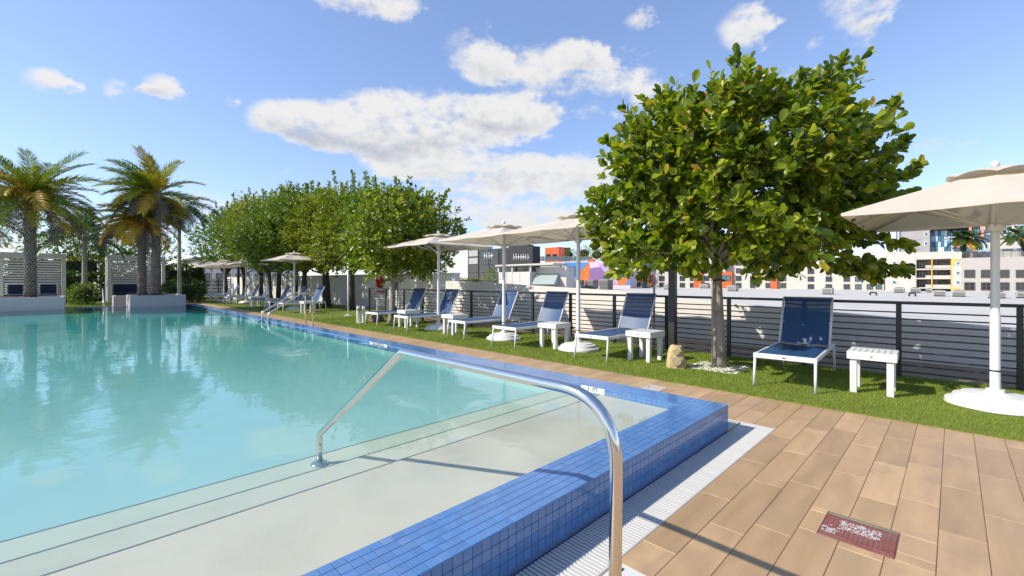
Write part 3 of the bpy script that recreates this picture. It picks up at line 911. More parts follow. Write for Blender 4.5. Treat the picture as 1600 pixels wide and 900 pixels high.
tw = empty('tube_stand', (6.24, 12.72, .012), label='white twin tube stand with dark strap at the edge of the lawn', cat='stand')
for k in (-1, 1):
    MB().lathe([(.052, 0), (.055, .01), (.055, .49), (.045, .5)], 16).build('tube', white_m, tw, (.05 * k, -.075 * k, 0), auto=True)
MB().bbox(-.11, .11, -.16, .16, .39, .415, .004).build('strap', dark_m, tw, rz=R(-56))
MB().bbox(-.10, .10, -.15, .15, 0, .012, .004).build('foot', white_m, tw, rz=R(-56))
stone_m = mat('tan_rock', (.47, .36, .19), rough=.9, var=.22, vscale=9, bump=.6, bscale=22)
brown_m = mat('brown_rock', (.16, .12, .085), rough=.9, var=.4, vscale=7, bump=.7, bscale=18)
def rock(name, loc, rz, m, label, cat, w, h, speaker):
    t = empty(name, loc, rz, label, cat)
    rr = random.Random(hash(name) % 97 if False else int(w * 100)); vs = []; fs = []
    lev = [(1.0, 0), (1.02, .25), (.93, .5), (.80, .78), (.62, .96), (.30, 1.0)]
    n_ = 10
    for (k, z) in lev:
        for i in range(n_):
            q = 2 * math.pi * i / n_
            sq = 1 / max(abs(math.cos(q)), abs(math.sin(q))) ** .6
            r_ = w * k * sq * .86 * (1 + rr.uniform(-.05, .05))
            vs.append((r_ * math.cos(q) * .8 + .02 * z, r_ * math.sin(q) * (1 - .12 * z), h * z * (1 + rr.uniform(-.03, .03))))
    for j in range(len(lev) - 1):
        for i in range(n_): fs.append((j * n_ + i, j * n_ + (i + 1) % n_, (j + 1) * n_ + (i + 1) % n_, (j + 1) * n_ + i))
    fs.append(tuple((len(lev) - 1) * n_ + i for i in range(n_)))
    MB().add(vs, fs).build('shell', m, t)
    if speaker:
        for (z, r_) in ((.115, .062), (.245, .042)):
            o = MB().lathe([(r_, -.01), (r_, .006), (r_ * .86, .008), (r_ * .8, .003), (r_ * .3, .006), (.002, .006)], 20).build('speaker_grille', mat('tan_grille', (.42, .33, .19), rough=.8, bump=.4, bscale=200), t)
            o.rotation_euler = (0, R(-84), 0); o.location = (-w * .80 * (1 - .33 * (z / h) ** 2), 0, z)
    return t
rock('rock_speaker', (6.33, 2.90, .01), R(28), stone_m, 'tan rock shaped garden speaker on the turf left of the large tree', 'garden speaker', .165, .33, True)
rock('garden_rock', (6.75, 12.75, .01), R(10), brown_m, 'brown rock under the foot of the lounger beside the twin tube stand', 'rock', .27, .34, False)

def adirondack(loc, rz, label):
    t = empty('garden_chair', loc, rz, label, 'chair')
    for k in range(5):
        MB().bbox(-.02, .0, -.23 + k * .094, -.23 + k * .094 + .085, .28, .98 - abs(k - 2) * .04, .005).build('back_slat', white_m, t)
    for k in range(4): MB().bbox(-.52 + k * .12, -.42 + k * .12, -.25, .25, .36 - k * .02, .38 - k * .02, .004).build('seat_slat', white_m, t)
    for s in (-1, 1):
        MB().bbox(-.56, .02, s * .31 - .06, s * .31 + .06, .58, .605, .006).build('arm', white_m, t)
        MB().bbox(-.53, -.43, s * .29 - .02, s * .29 + .02, 0, .58, .005).build('leg', white_m, t)
        MB().bbox(.02, .12, s * .29 - .02, s * .29 + .02, 0, .58, .005).build('leg', white_m, t)
    return t
adirondack((8.75, 15.2, .012), R(10), 'white slatted garden chair by the wall below the red life ring')

# lamp posts and the slim pole
def lamp_post(loc, h, w, label, lantern=True):
    t = empty('lamp_post', loc, 0, label, 'lamp post')
    MB().bbox(-w, w, -w, w, 0, h, .006).build('post', dark_m, t)
    MB().bbox(-w * 1.8, w * 1.8, -w * 1.8, w * 1.8, 0, .02, .004).build('foot_plate', dark_m, t)
    if lantern: MB().bbox(-w * 1.3, w * 1.3, -w * 1.3, w * 1.3, h, h + .22, .02).build('lantern', mat('opal_lantern', (.75, .70, .58), rough=.4), t)
    return t
lamp_post((7.55, 3.52, .01), 2.5, .058, 'dark square lamp post rising into the crown of the large tree')
lamp_post((8.4, 20.9, .01), 2.1, .045, 'dark lamp post with cream lantern amid the tree row')
lamp_post((8.5, 36.2, .01), 2.6, .075, 'dark post near the far end of the lawn behind the last umbrellas', False)
y_, z_ = on_x(8.3, 1022, 424)
po = empty('sign_pole', (8.3, y_, 0), label='thin grey pole with a little white plate behind the fence', cat='pole')
MB().tube([(0, 0, 0), (0, 0, z_ + .05)], .022, 8).build('pole', mat('grey_metal', (.35, .35, .34), rough=.5), po, smooth=True)
MB().bbox(-.03, -.022, -.06, .06, z_ - .07, z_ + .07, .002).build('plate', whitem_m, po)
x_, y_ = ground(544, 493.5)
po = empty('slim_post', (x_, y_, .01), label='slim white post on a small foot, alone on the open turf', cat='post')
MB().tube([(0, 0, 0), (0, 0, 1.95)], .032, 10).build('pole', white_m, po, smooth=True)
MB().lathe([(.14, 0), (.14, .015), (.05, .03), (.032, .05)], 18).build('foot', white_m, po, auto=True)

# ------------------------------------------------------------------ planters at the far end of the pool
plw_m = mat('grey_white_render', (.42, .40, .39), rough=.9, var=.07, bump=.1, bscale=60)
soil_m = mat('dark_mulch', (.05, .035, .025), rough=1, var=.4, vscale=30, bump=.8, bscale=40)
def planter(x0, x1, y0, y1, h, label):
    t = empty('planter', ((x0 + x1) / 2, (y0 + y1) / 2, -.02), label=label, cat='planter')
    a, c = (x1 - x0) / 2, (y1 - y0) / 2
    MB().bbox(-a, a, -c, -c + .12, 0, h, .012).build('wall', plw_m, t); MB().bbox(-a, a, c - .12, c, 0, h, .012).build('wall', plw_m, t)
    MB().bbox(-a, -a + .12, -c + .121, c - .121, 0, h - .001, .012).build('wall', plw_m, t); MB().bbox(a - .12, a, -c + .121, c - .121, 0, h - .001, .012).build('wall', plw_m, t)
    vs = []; fs = []; n_ = 12
    for i in range(n_ + 1):
        for j in range(n_ + 1):
            u_, w_ = i / n_, j / n_
            vs.append((-a + .13 + (2 * a - .26) * u_, -c + .13 + (2 * c - .26) * w_, h - .1 + .14 * math.sin(math.pi * u_) * math.sin(math.pi * w_) + rng.uniform(-.015, .015)))
    for i in range(n_):
        for j in range(n_): q = i * (n_ + 1) + j; fs.append((q, q + n_ + 1, q + n_ + 2, q + 1))
    struct(MB().add(vs, fs).build('soil', soil_m, t), 'stuff')
    return t
planter(-3.6, -.15, 23.55, 25.6, .70, 'low grey planter box under the leftmost tall palm')
planter(1.70, 3.52, 23.35, 25.2, .70, 'low grey planter box under the twin palms at the pool end')
planter(1.35, 2.9, 26.4, 27.6, .62, 'second grey planter box set back behind the twin palm planter')

# ------------------------------------------------------------------ cabanas
cab_m = mat('warm_white_metal', (.64, .61, .58), rough=.6, var=.04)
cush_m = mat('navy_cushion', (.012, .028, .06), rough=.85, var=.1)
def cabana(x0, x1, y0, y1, h, label, sides):
    t = empty('cabana', (x0, y0, 0), label=label, cat='cabana', group='slatted cabanas by the hedge')
    W_, D_ = x1 - x0, y1 - y0; p = .17
    for (a, c) in ((0, 0), (W_ - p, 0), (0, D_ - p), (W_ - p, D_ - p)): MB().bbox(a, a + p, c, c + p, 0, h - .001, .01).build('post', cab_m, t)
    MB().bbox(-.01, W_ + .01, -.01, p + .01, h, h + .24, .01).build('beam', cab_m, t)
    MB().bbox(-.01, W_ + .01, D_ - p - .01, D_ + .01, h, h + .24, .01).build('beam', cab_m, t)
    for xx in (0, W_ - p): MB().bbox(xx - .008, xx + p + .008, p + .012, D_ - p - .012, h, h + .238, .01).build('beam', cab_m, t)
    ns = 17
    for k in range(ns):
        z = .10 + k * (h - .15) / ns
        MB().bbox(p, W_ - p, D_ - p * .7, D_ - p * .7 + .03, z, z + .085, .004).build('slat', cab_m, t)
        if sides: MB().bbox(p * .3, p * .3 + .03, p, D_ - p, z, z + .085, .004).build('slat', cab_m, t)
    return t
cabana(-2.75, -.18, 34.5, 36.6, 2.52, 'white slatted cabana behind the leftmost palm', False)
cabana(1.50, 4.15, 34.5, 36.6, 2.52, 'white slatted cabana behind the twin palms', True)
def daybed(x0, x1, y, label):
    t = empty('daybed', ((x0 + x1) / 2, y, 0), label=label, cat='daybed', group='daybeds in the cabanas')
    a = (x1 - x0) / 2
    MB().bbox(-a, a, -.9, .6, .28, .42, .02).build('frame', white_m, t)
    MB().bbox(-a + .03, a - .03, -.88, .5, .42, .56, .04).build('mattress', cush_m, t)
    MB().bbox(-a, a, .5, .6, .42, 1.12, .02).build('back_frame', white_m, t)
    MB().bbox(-a + .06, a - .06, .42, .52, .56, 1.08, .04).build('back_cushion', cush_m, t)
    for s in (-1, 1):
        for q in (-.82, .5): MB().bbox(s * (a - .05) - .035, s * (a - .05) + .035, q - .035, q + .035, 0, .28, .005).build('leg', white_m, t)
daybed(-2.45, -1.5, 35.4, 'navy cushioned daybed left of the palm trunk in the left cabana')
daybed(-1.25, -.5, 35.4, 'navy cushioned daybed right of the palm trunk in the left cabana')
daybed(1.75, 3.35, 35.4, 'wide navy cushioned daybed in the cabana behind the twin palms')
# ------------------------------------------------------------------ foliage
leaf_ramp = [(0.0, (.045, .080, .012)), (.3, (.105, .160, .014)), (.6, (.195, .25, .018)), (.84, (.30, .335, .025)), (.945, (.38, .36, .028)), (.985, (.42, .32, .03)), (1.0, (.40, .20, .03))]
leaf_ramp2 = [(0.0, (.045, .095, .012)), (.4, (.10, .175, .016)), (.75, (.18, .245, .02)), (.95, (.23, .26, .024)), (1.0, (.32, .29, .03))]
leaf_ramp3 = [(0.0, (.08, .14, .012)), (.4, (.16, .205, .016)), (.8, (.26, .26, .022)), (1.0, (.36, .29, .03))]
leaf_ramp4 = [(0.0, (.016, .04, .01)), (.5, (.04, .085, .014)), (.9, (.09, .14, .018)), (1.0, (.16, .19, .02))]
tc_ = (1.5, 1.7, .45)
leaf_a = mat('glossy_leaf', (.05, .1, .02), rough=.32, var=.1, island=True, ramp=leaf_ramp, transl=.36, trans_col=tc_, spec=.5)
leaf_b = mat('mid_green_leaf', (.05, .1, .02), rough=.4, var=.1, island=True, ramp=leaf_ramp2, transl=.30, trans_col=tc_, spec=.45)
leaf_c = mat('yellow_green_leaf', (.05, .1, .02), rough=.45, var=.1, island=True, ramp=leaf_ramp3, transl=.35, trans_col=tc_, spec=.4)
leaf_d = mat('dark_hedge_leaf', (.05, .1, .02), rough=.45, var=.1, island=True, ramp=leaf_ramp4, transl=.2, trans_col=tc_, spec=.4)
bark_m = mat('grey_bark', (.30, .26, .21), rough=.9, var=.3, vscale=10, bump=.5, bscale=40, stretch=(1, 1, .35), dirt=(.14, .11, .085), dscale=5)
bark2_m = mat('dark_bark', (.07, .055, .045), rough=.95, var=.3, vscale=10, bump=.5, bscale=40, stretch=(1, 1, .35))
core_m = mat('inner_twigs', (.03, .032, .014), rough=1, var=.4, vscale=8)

T8 = np.array([(0, 0, 0), (.30, .30, .05), (.66, .47, .09), (.92, .27, .05), (1, 0, 0), (.92, -.27, .05), (.66, -.47, .09), (.30, -.30, .05)])
F8 = [(0, 1, 2, 3, 4), (0, 4, 5, 6, 7)]
T4 = np.array([(0, 0, 0), (.58, .36, .06), (1, 0, 0), (.58, -.36, .06)])
F4 = [(0, 1, 2), (0, 2, 3)]
def unit(a): return a / np.maximum(1e-9, np.linalg.norm(a, axis=-1, keepdims=True))
def leaf_mesh(P, D, Nn, L, Wd, m, name, fine=False):
    T, Fc = (T8, F8) if fine else (T4, F4)
    D = unit(D); S = unit(np.cross(D, Nn)); U = np.cross(S, D)
    Lx = np.asarray(L)[:, None, None]; Wx = np.asarray(Wd)[:, None, None]
    V = P[:, None, :] + D[:, None, :] * T[None, :, 0:1] * Lx + S[:, None, :] * T[None, :, 1:2] * Wx + U[:, None, :] * T[None, :, 2:3] * Wx * 1.6
    n, k = len(P), len(T)
    Fq = (np.arange(n)[:, None, None] * k + np.array(Fc)[None]).reshape(-1, len(Fc[0]))
    return npmesh(name, V.reshape(-1, 3), Fq, m)
def shell_noise(D, seed):
    r = np.random.default_rng(seed); A = r.normal(0, 1, (7, 3)) * np.array([2, 2, 2.5, 3.5, 4, 5, 6])[:, None]; ph = r.uniform(0, 6.28, 7)
    return sum(np.sin(D @ A[i] + ph[i]) * (.09 if i < 3 else .05) for i in range(7))
def crown_leaves(n_cl, per, rad, seed, leafL, box=.0, up=.35, shoots=(), low=-1.0, inner=.45):
    """positions, directions, normals, lengths of leaves in rosettes at twig ends spread through an uneven crown"""
    r = np.random.default_rng(seed)
    D = unit(r.normal(0, 1, (n_cl * 2, 3))); D = D[D[:, 2] > low][:n_cl]; n_cl = len(D)
    f = inner + (1.0 - inner) * r.uniform(0, 1, n_cl) ** .45
    bx = 1 + box * (np.max(np.abs(D), axis=1) ** -1 - 1) if box else 1.0
    C = D * (f * (1 + shell_noise(D, seed)) * bx)[:, None] * np.array(rad)
    TW = unit(D + np.array([0, 0, up]) + r.normal(0, .35, (n_cl, 3)))
    LT = r.uniform(.12, .50, n_cl) * (leafL / .14)
    for (c, dr, ln, m_) in shoots:
        c = np.array(c, float); dr = unit(np.array(dr, float)); k = max(3, int(ln / .09))
        pts = c + dr * np.linspace(0, ln, k)[:, None] + r.normal(0, .02, (k, 3))
        C = np.vstack([C, pts]); TW = np.vstack([TW, np.repeat(dr[None], k, 0)]); LT = np.concatenate([LT, np.full(k, .09)]); D = np.vstack([D, np.repeat(dr[None], k, 0)])
    m = len(C); idx = np.repeat(np.arange(m), per); n = len(idx)
    t = r.uniform(0, 1, n); phi = r.uniform(0, 2 * np.pi, n)
    tw = TW[idx]; a = unit(np.cross(tw, np.array([.3, .2, 1.0]))); b = np.cross(tw, a)
    rad_dir = a * np.cos(phi)[:, None] + b * np.sin(phi)[:, None]
    P = C[idx] + tw * (t * LT[idx])[:, None]
    spread = (.95 - .45 * t)[:, None]
    Dl = unit(tw * (.35 + .5 * t)[:, None] + rad_dir * spread + r.normal(0, .15, (n, 3)))
    Nn = unit(tw * .8 - rad_dir * .35 + np.array([0, 0, .55]) + r.normal(0, .38, (n, 3)))
    L = leafL * r.uniform(.62, 1.18, n)
    return P, Dl, Nn, L, C, D

def limbs(mb, base_z, C, n, r0, seed, start=(0, 0)):
    r = random.Random(seed); pick = r.sample(range(len(C)), min(n, len(C)))
    for i in pick:
        c = C[i]; p0 = Vector((start[0], start[1], base_z + r.uniform(-.05, .25)))
        p3 = Vector(c) * .88 + Vector((0, 0, 0)); mid = p0.lerp(p3, .45) + Vector((r.uniform(-.1, .1), r.uniform(-.1, .1), -.05))
        q = p0.lerp(mid, .5) + Vector((r.uniform(-.05, .05), r.uniform(-.05, .05), .0))
        mb.tube([p0, q, mid, p3], [r0, r0 * .8, r0 * .55, r0 * .18], 6)

def broad_tree(label, loc, cz, rad, n_cl, per, leafL, m, seed, r_tr=.07, group=None, name='shade_tree', bark=None, off=(0, 0), nparts=0, shoots=(), box=.0, fine=False, low=-.8, wd=.62, lean=0, inner=.45, nl=9, trunk_top=None, floor_z=-9.0):
    t = empty(name, loc, 0, label, 'tree', group)
    bark = bark or bark_m
    P, D, Nn, L, C, Dc = crown_leaves(n_cl, per, rad, seed, leafL, box, shoots=shoots, low=low, inner=inner)
    sh = np.array([off[0], off[1], cz]); P = P + sh; C = C + sh
    ok = P[:, 2] > floor_z; P, D, Nn, L = P[ok], D[ok], Nn[ok], L[ok]
    tt = trunk_top or (cz - rad[2] * .72)
    mb = MB(); rr = random.Random(seed); pts = []; rs = []
    for i in range(9):
        u_ = i / 8; pts.append((off[0] * u_ * .5 + .03 * math.sin(3 * u_ + seed), off[1] * u_ * .5 + .03 * math.sin(4 * u_ + 2 * seed) - .03 * math.sin(2 * seed), tt * u_)); rs.append(r_tr * (1.12 - .25 * u_) * (1 + .06 * math.sin(9 * u_ + seed)) * (1.25 if i == 0 else 1))
    mb.tube(pts, rs, 14); mb.build('trunk', bark, t, smooth=True)
    lm = MB(); st = (pts[-1][0], pts[-1][1]); limbs(lm, tt - .12, C, nl, r_tr * .55, seed, st)
    lm.build('limbs', bark, t, smooth=True)
    keep = np.ones(len(P), bool)
    if nparts:
        eye = np.array([-loc[0], -loc[1], EYE - loc[2]])
        dist = np.linalg.norm(P - eye, axis=1) / L
        facing = np.abs(np.sum(unit(Nn) * unit(eye - P), axis=1))
        sel = np.argsort(dist / (facing + .15))[:nparts]; keep[sel] = False
        me = leaf_mesh(np.zeros((1, 3)), np.array([[1., 0, 0]]), np.array([[0, 0, 1.]]), np.array([1.0]), np.array([wd]), m, 'leaf', True)
        Dn = unit(D); S = unit(np.cross(Dn, Nn)); U = np.cross(S, Dn)
        for i in sel:
            o = bpy.data.objects.new('leaf', me); COL.objects.link(o)
            l_ = L[i]; M = Matrix(((Dn[i, 0] * l_, -S[i, 0] * l_, U[i, 0] * l_, P[i, 0]), (Dn[i, 1] * l_, -S[i, 1] * l_, U[i, 1] * l_, P[i, 1]), (Dn[i, 2] * l_, -S[i, 2] * l_, U[i, 2] * l_, P[i, 2]), (0, 0, 0, 1)))
            o.parent = t; o.matrix_basis = M
    cr = put('crown', leaf_mesh(P[keep], D[keep], Nn[keep], L[keep], L[keep] * wd, m, 'crown', fine), t); struct(cr, 'stuff')
    return t

# the large tree in front
X_, Y_ = 6.8, 2.47
def tp(u, v, d):            # a point seen at (u, v) at distance d, in the large tree's own frame
    l = (u - 800) / F * d
    return ((d + l) / S2 - X_, (d - l) / S2 - Y_, EYE - (v - HZ) * d / F)
BT_OFF = (.08, -.08)
def shoot(u0, v0, u1, v1, d):
    a = Vector(tp(u0, v0, d)); c = Vector(tp(u1, v1, d)); ctr = Vector((BT_OFF[0], BT_OFF[1], 2.78))
    return (tuple(a - ctr), tuple(c - a), (c - a).length, 1)
SH = [shoot(1275, 180, 1314, 76, 6.3), shoot(1200, 150, 1170, 108, 6.4), shoot(1330, 230, 1395, 145, 6.2), shoot(1350, 290, 1432, 240, 6.0), shoot(1350, 250, 1410, 205, 6.3), shoot(1340, 330, 1415, 295, 6.1),
      shoot(1000, 240, 955, 205, 6.6), shoot(985, 330, 935, 292, 6.6), shoot(1040, 180, 1010, 140, 6.5), shoot(1100, 170, 1085, 130, 6.4), shoot(1240, 150, 1255, 110, 6.4), shoot(1000, 380, 960, 370, 6.5), shoot(1325, 350, 1405, 360, 6.1), shoot(1310, 385, 1408, 398, 6.0), shoot(1290, 390, 1375, 412, 6.1)]
broad_tree('large round crowned broadleaf tree with pale trunk in a white gravel square', (X_, Y_, .0), 2.58, (1.47, 1.47, 1.10), 1450, 17, .14, leaf_a, 21, r_tr=.078,
           name='broadleaf_tree', off=BT_OFF, nparts=300, shoots=SH, fine=True, low=-.86, nl=16, wd=.66, box=.35, inner=.5, trunk_top=1.62, floor_z=1.34)
gv = empty('gravel_square', (X_ - .02, Y_, .0)); struct(gv)
grv_m = mat('white_gravel', (.68, .64, .58), rough=.95, var=.3, vscale=60, rnd=.2, island=True)
mb = MB().bbox(-.36, .36, -.36, .36, -.01, .016, .01); mb.build('gravel_bed', grv_m, gv)
mb = MB()
for i in range(900):
    x, y, s = random.uniform(-.36, .36), random.uniform(-.36, .36), random.uniform(.008, .018)
    mb.add([(x - s, y, .014), (x, y - s, .014), (x + s, y, .014), (x, y + s, .014), (x, y, .016 + s * .8)], [(0, 1, 4), (1, 2, 4), (2, 3, 4), (3, 0, 4)])
struct(mb.build('pebbles', grv_m, gv), 'stuff')
sp = empty('support_stake', (X_ - .13, Y_ + .04, 0), 0, 'thin grey stake tied to the trunk of the large tree', 'stake')
MB().tube([(0, 0, 0), (.015, 0, 2.3)], .014, 8).build('stake', mat('weathered_stake', (.33, .30, .25), rough=.8), sp, smooth=True)
tie = [(.125 + .095 * math.cos(q), -.04 + .095 * math.sin(q), 1.30 + .01 * math.sin(2 * q)) for q in [2 * math.pi * i / 18 for i in range(18)]]
MB().tube(tie, .009, 5, closed=True).build('tie', dark_m, sp, smooth=True)

# second tree and the row along the wall
GR = 'trees in a row along the white wall'
broad_tree('dense dark green tree with pale trunk next to the twin tube stand', (6.75, 11.9, 0), 2.50, (1.28, 1.28, 1.20), 1500, 15, .135, leaf_a, 33, r_tr=.09, name='broadleaf_tree', off=(.2, -.12), shoots=[((-.6, .6, 1.3), (-.1, .1, 1), .45, 1), ((.9, -.9, 1.1), (.4, -.4, 1), .4, 1), ((.1, .1, 1.4), (0, 0, 1), .3, 1)], low=-.85, wd=.66, box=.3, trunk_top=1.35, inner=.5, nl=12)
ROW = [(9.0, 15.6, 3.6, (1.5, 1.7, 1.9), leaf_b, 'green tree of the wall row, first behind the dense tree with the pale trunk'),
       (8.7, 18.7, 4.0, (1.6, 1.9, 2.25), leaf_c, 'tall yellow green tree behind the slim white post'),
       (8.7, 21.2, 4.0, (1.6, 1.8, 2.2), leaf_c, 'yellow green tree in the wall row right above the ladder umbrella'),
       (8.4, 23.2, 4.1, (1.6, 1.7, 2.35), leaf_b, 'green tree in the wall row just left of the ladder umbrella pole'),
       (8.7, 25.4, 4.3, (1.6, 1.8, 2.4), leaf_c, 'yellow green tree in the wall row, second left of the ladder umbrella'),
       (8.7, 28.2, 4.3, (1.7, 1.9, 2.4), leaf_b, 'green tree in the wall row behind the first grouped far umbrella'),
       (8.7, 31.6, 4.75, (1.8, 2.0, 2.7), leaf_c, 'yellow green tree in the wall row behind the middle far umbrella'),
       (8.7, 35.6, 4.9, (1.9, 2.0, 2.8), leaf_b, 'green tree in the wall row behind the last far umbrella'),
       (8.5, 39.8, 4.9, (2.0, 2.0, 2.8), leaf_b, 'last green tree of the row at the far end of the white wall')]
for i, (x, y, cz, rad, m, lab) in enumerate(ROW):
    sh = [((rr_ * .5, -rr_ * .4, rad[2] * .85), (.1 * rr_, .2, 1), .5, 1) for rr_ in (-1, .2, 1)]
    broad_tree(lab, (x, y, 0), cz - .45, (rad[0] * .9, rad[1] * .95, rad[2] * .76), 1200, 14, .16, m, 50 + i, r_tr=.13, group=GR, bark=bark2_m, shoots=sh, low=-.85, box=.35, inner=.5, nl=8, trunk_top=1.7)
broad_tree('leafy light green tree in front of the row, above the far pale loungers', (7.3, 25.0, 0), 3.2, (1.5, 1.6, 1.45), 1100, 10, .16, leaf_b, 77, r_tr=.09, bark=bark2_m, box=.3, low=-.85, inner=.5, trunk_top=1.7)

# ------------------------------------------------------------------ palms
fr_ramp = [(0, (.10, .16, .012)), (.5, (.20, .235, .018)), (1, (.34, .30, .022))]
go_ramp = [(0, (.30, .25, .02)), (.5, (.48, .33, .025)), (1, (.60, .34, .03))]
frond_m = mat('palm_frond', (.07, .1, .02), rough=.45, var=.15, ramp=fr_ramp, transl=.25, trans_col=tc_)
gold_m = mat('golden_palm_frond', (.3, .18, .03), rough=.5, var=.15, ramp=go_ramp, transl=.3)
dry_m = mat('dry_palm_frond', (.16, .12, .09), rough=.8, var=.2)
dkf_m = mat('dark_palm_frond', (.03, .07, .02), rough=.4, var=.15, ramp=[(0, (.02, .055, .012)), (1, (.06, .11, .016))], transl=.2, trans_col=tc_)
ptrunk_m = mat('palm_trunk', (.13, .10, .08), rough=.95, var=.35, vscale=14, bump=.5, bscale=40)
boot_m = mat('palm_leaf_scar', (.23, .185, .145), rough=.95, var=.3, vscale=10, rnd=.25, island=True)
smooth_m = mat('smooth_palm_trunk', (.34, .31, .24), rough=.85, var=.2, vscale=5, stretch=(1, 1, 4))
def frond_mesh(L, droop, m, seed, nl=46, ll=.36, vee=.35, wid=.020):
    r = random.Random(seed); mb = MB(); pts = []
    x = z = 0.0; a = 0.0; n_ = 14
    for i in range(n_ + 1):
        pts.append(Vector((x, 0, z))); a = -droop * (i / n_) ** 1.3
        x += math.cos(a) * L / n_; z += math.sin(a) * L / n_
    mb.tube(pts, [.022 * (1 - .85 * i / n_) for i in range(n_ + 1)], 4)
    for k in range(nl):
        u_ = .12 + .88 * k / (nl - 1); j = min(n_ - 1, int(u_ * n_)); f = u_ * n_ - j
        p = pts[j].lerp(pts[j + 1], f); t = (pts[j + 1] - pts[j]).normalized(); upv = Vector((0, 1, 0)).cross(t) * -1
        le = ll * (.45 + .9 * math.sin(math.pi * (.15 + .8 * u_))) * r.uniform(.85, 1.12)
        for s in (-1, 1):
            dr = (t * (.62 + .55 * u_) + Vector((0, s, 0)) * r.uniform(.75, .95) + upv * r.uniform(vee - .25, vee + .2)).normalized()
            tip = p + dr * le + Vector((0, 0, -le * r.uniform(.10, .32)))
            mid = p + dr * le * .5
            w_ = t * wid * 1.15
            mb.add([p - w_ * .6, p + w_ * .6, mid + w_, tip, mid - w_], [(0, 1, 2, 4), (4, 2, 3)])
    return mb.mesh('frond', m)
FR = {}
def fronds(kind, m, L, ll, wid):
    key = (kind, round(L, 2))
    if key not in FR: FR[key] = [frond_mesh(L, d_, m, i * 7 + len(FR), ll=ll, wid=wid) for i, d_ in enumerate((.5, .75, 1.0, 1.25))]
    return FR[key]
def palm(label, loc, h, L, n, seed, gold=.35, r_tr=.19, boots=True, kind='date', sweep=(0, 0), e0=-.42, e1=1.38, lean=(0, 0), group='date palms in the planters', ll=.36, wid=.02, dry=0):
    t = empty('palm_tree', loc, 0, label, 'palm tree', group)
    r = random.Random(seed); pts = []; rs = []
    for i in range(13):
        u_ = i / 12; pts.append((lean[0] * u_ ** 1.5, lean[1] * u_ ** 1.5, h * u_)); rs.append(r_tr * (1.18 - .22 * u_ if boots else 1.1 - .35 * u_) * (1.15 if i == 0 else 1) * (1.12 if boots and i > 10 else 1))
    MB().tube(pts, rs, 16).build('trunk', ptrunk_m if boots else smooth_m, t, smooth=True)
    if boots:
        mb = MB(); rows = int(h / .085)
        for j in range(rows):
            u_ = j / rows; cx, cy = lean[0] * u_ ** 1.5, lean[1] * u_ ** 1.5; rad = r_tr * (1.18 - .22 * u_); big_ = 1 + 1.4 * max(0, u_ - .82) / .18
            for i in range(11):
                q = 2 * math.pi * (i + .5 * (j % 2)) / 11 + .05 * r.uniform(-1, 1); c_, s_ = math.cos(q), math.sin(q); w_ = rad * .27
                z = h * u_; ou = .028 * r.uniform(.7, 1.4) * big_
                A = Vector((cx + c_ * rad * .97, cy + s_ * rad * .97, z)); tn = Vector((-s_, c_, 0)) * w_; o_ = Vector((c_, s_, 0)) * ou
                mb.add([A - tn, A + tn, A + tn * .6 + o_ + Vector((0, 0, .07 * big_)), A - tn * .6 + o_ + Vector((0, 0, .07 * big_)), A + Vector((0, 0, .115 * big_)) - tn * .3, A + Vector((0, 0, .115 * big_)) + tn * .3],
                       [(0, 1, 2, 3), (3, 2, 5, 4), (0, 3, 4), (1, 5, 2)])
        struct(mb.build('leaf_scars', boot_m, t), 'stuff')
    fl_g = fronds(kind, frond_m if kind == 'date' else dkf_m, L, ll, wid); fl_o = fronds(kind + 'g', gold_m, L, ll, wid); fl_d = fronds('dry', dry_m, L, ll, wid)
    for i in range(n):
        u_ = (i + .5) / n; e = e1 + (e0 - e1) * u_ ** .85; az = i * 2.39996 + r.uniform(-.15, .15)
        d = Vector((math.cos(az) * math.cos(e) + sweep[0], math.sin(az) * math.cos(e) + sweep[1], math.sin(e)))
        az2 = math.atan2(d.y, d.x); e2 = math.atan2(d.z, math.hypot(d.x, d.y))
        isg = r.random() < gold * (.25 + 1.5 * u_)
        fl = fl_o if isg else fl_g
        if u_ > 1 - dry: fl = fl_d
        k = min(3, int((1 - abs(e2) / 1.6) * 2 + r.uniform(0, 2)))
        o = bpy.data.objects.new('frond', fl[k].copy() if False else fl[k]); COL.objects.link(o); o.parent = t
        o.location = (lean[0] + .07 * math.cos(az), lean[1] + .07 * math.sin(az), h - .12 + .22 * (1 - u_))
        o.rotation_euler = Euler((r.uniform(-.35, .35), -e2, az2), 'XYZ'); s_ = r.uniform(.85, 1.08); o.scale = (s_, s_, s_)
    return t
palm('tall date palm with thick scarred trunk in the planter at the left edge', (-1.07, 24.6, .62), 3.80, 2.15, 66, 3, e1=1.15, gold=.34, r_tr=.14, ll=.42, dry=.1)
palm('taller of the twin date palms, its crown swept to the left', (2.63, 24.5, .62), 4.45, 1.85, 56, 5, gold=.30, r_tr=.135, sweep=(-.42, .38), ll=.40, dry=.14)
palm('shorter of the twin date palms with golden fronds, partly behind the taller one', (2.20, 24.95, .62), 3.30, 1.6, 46, 8, gold=.75, r_tr=.125, sweep=(-.2, .2), ll=.36, dry=.06, e1=.9)
palm('slender palm with thin smooth trunk and drooping dark fronds right of the twin palms', (4.25, 30.2, 0), 5.5, 1.75, 18, 12, gold=0, r_tr=.095, boots=False, kind='dark', group=None, e0=-.8, e1=.6, ll=.42)
palm('small green palm with smooth pale trunk between the two cabanas', (.54, 33.0, 0), 3.7, 2.3, 14, 14, gold=.0, r_tr=.12, boots=False, kind='adonidia', group=None, e0=-.15, e1=1.1, ll=.55, wid=.034)
palm('golden palm mostly cut off by the left edge, behind the left cabana', (-3.1, 31.0, 0), 3.9, 1.6, 34, 16, gold=.6, r_tr=.16, group=None, ll=.36)

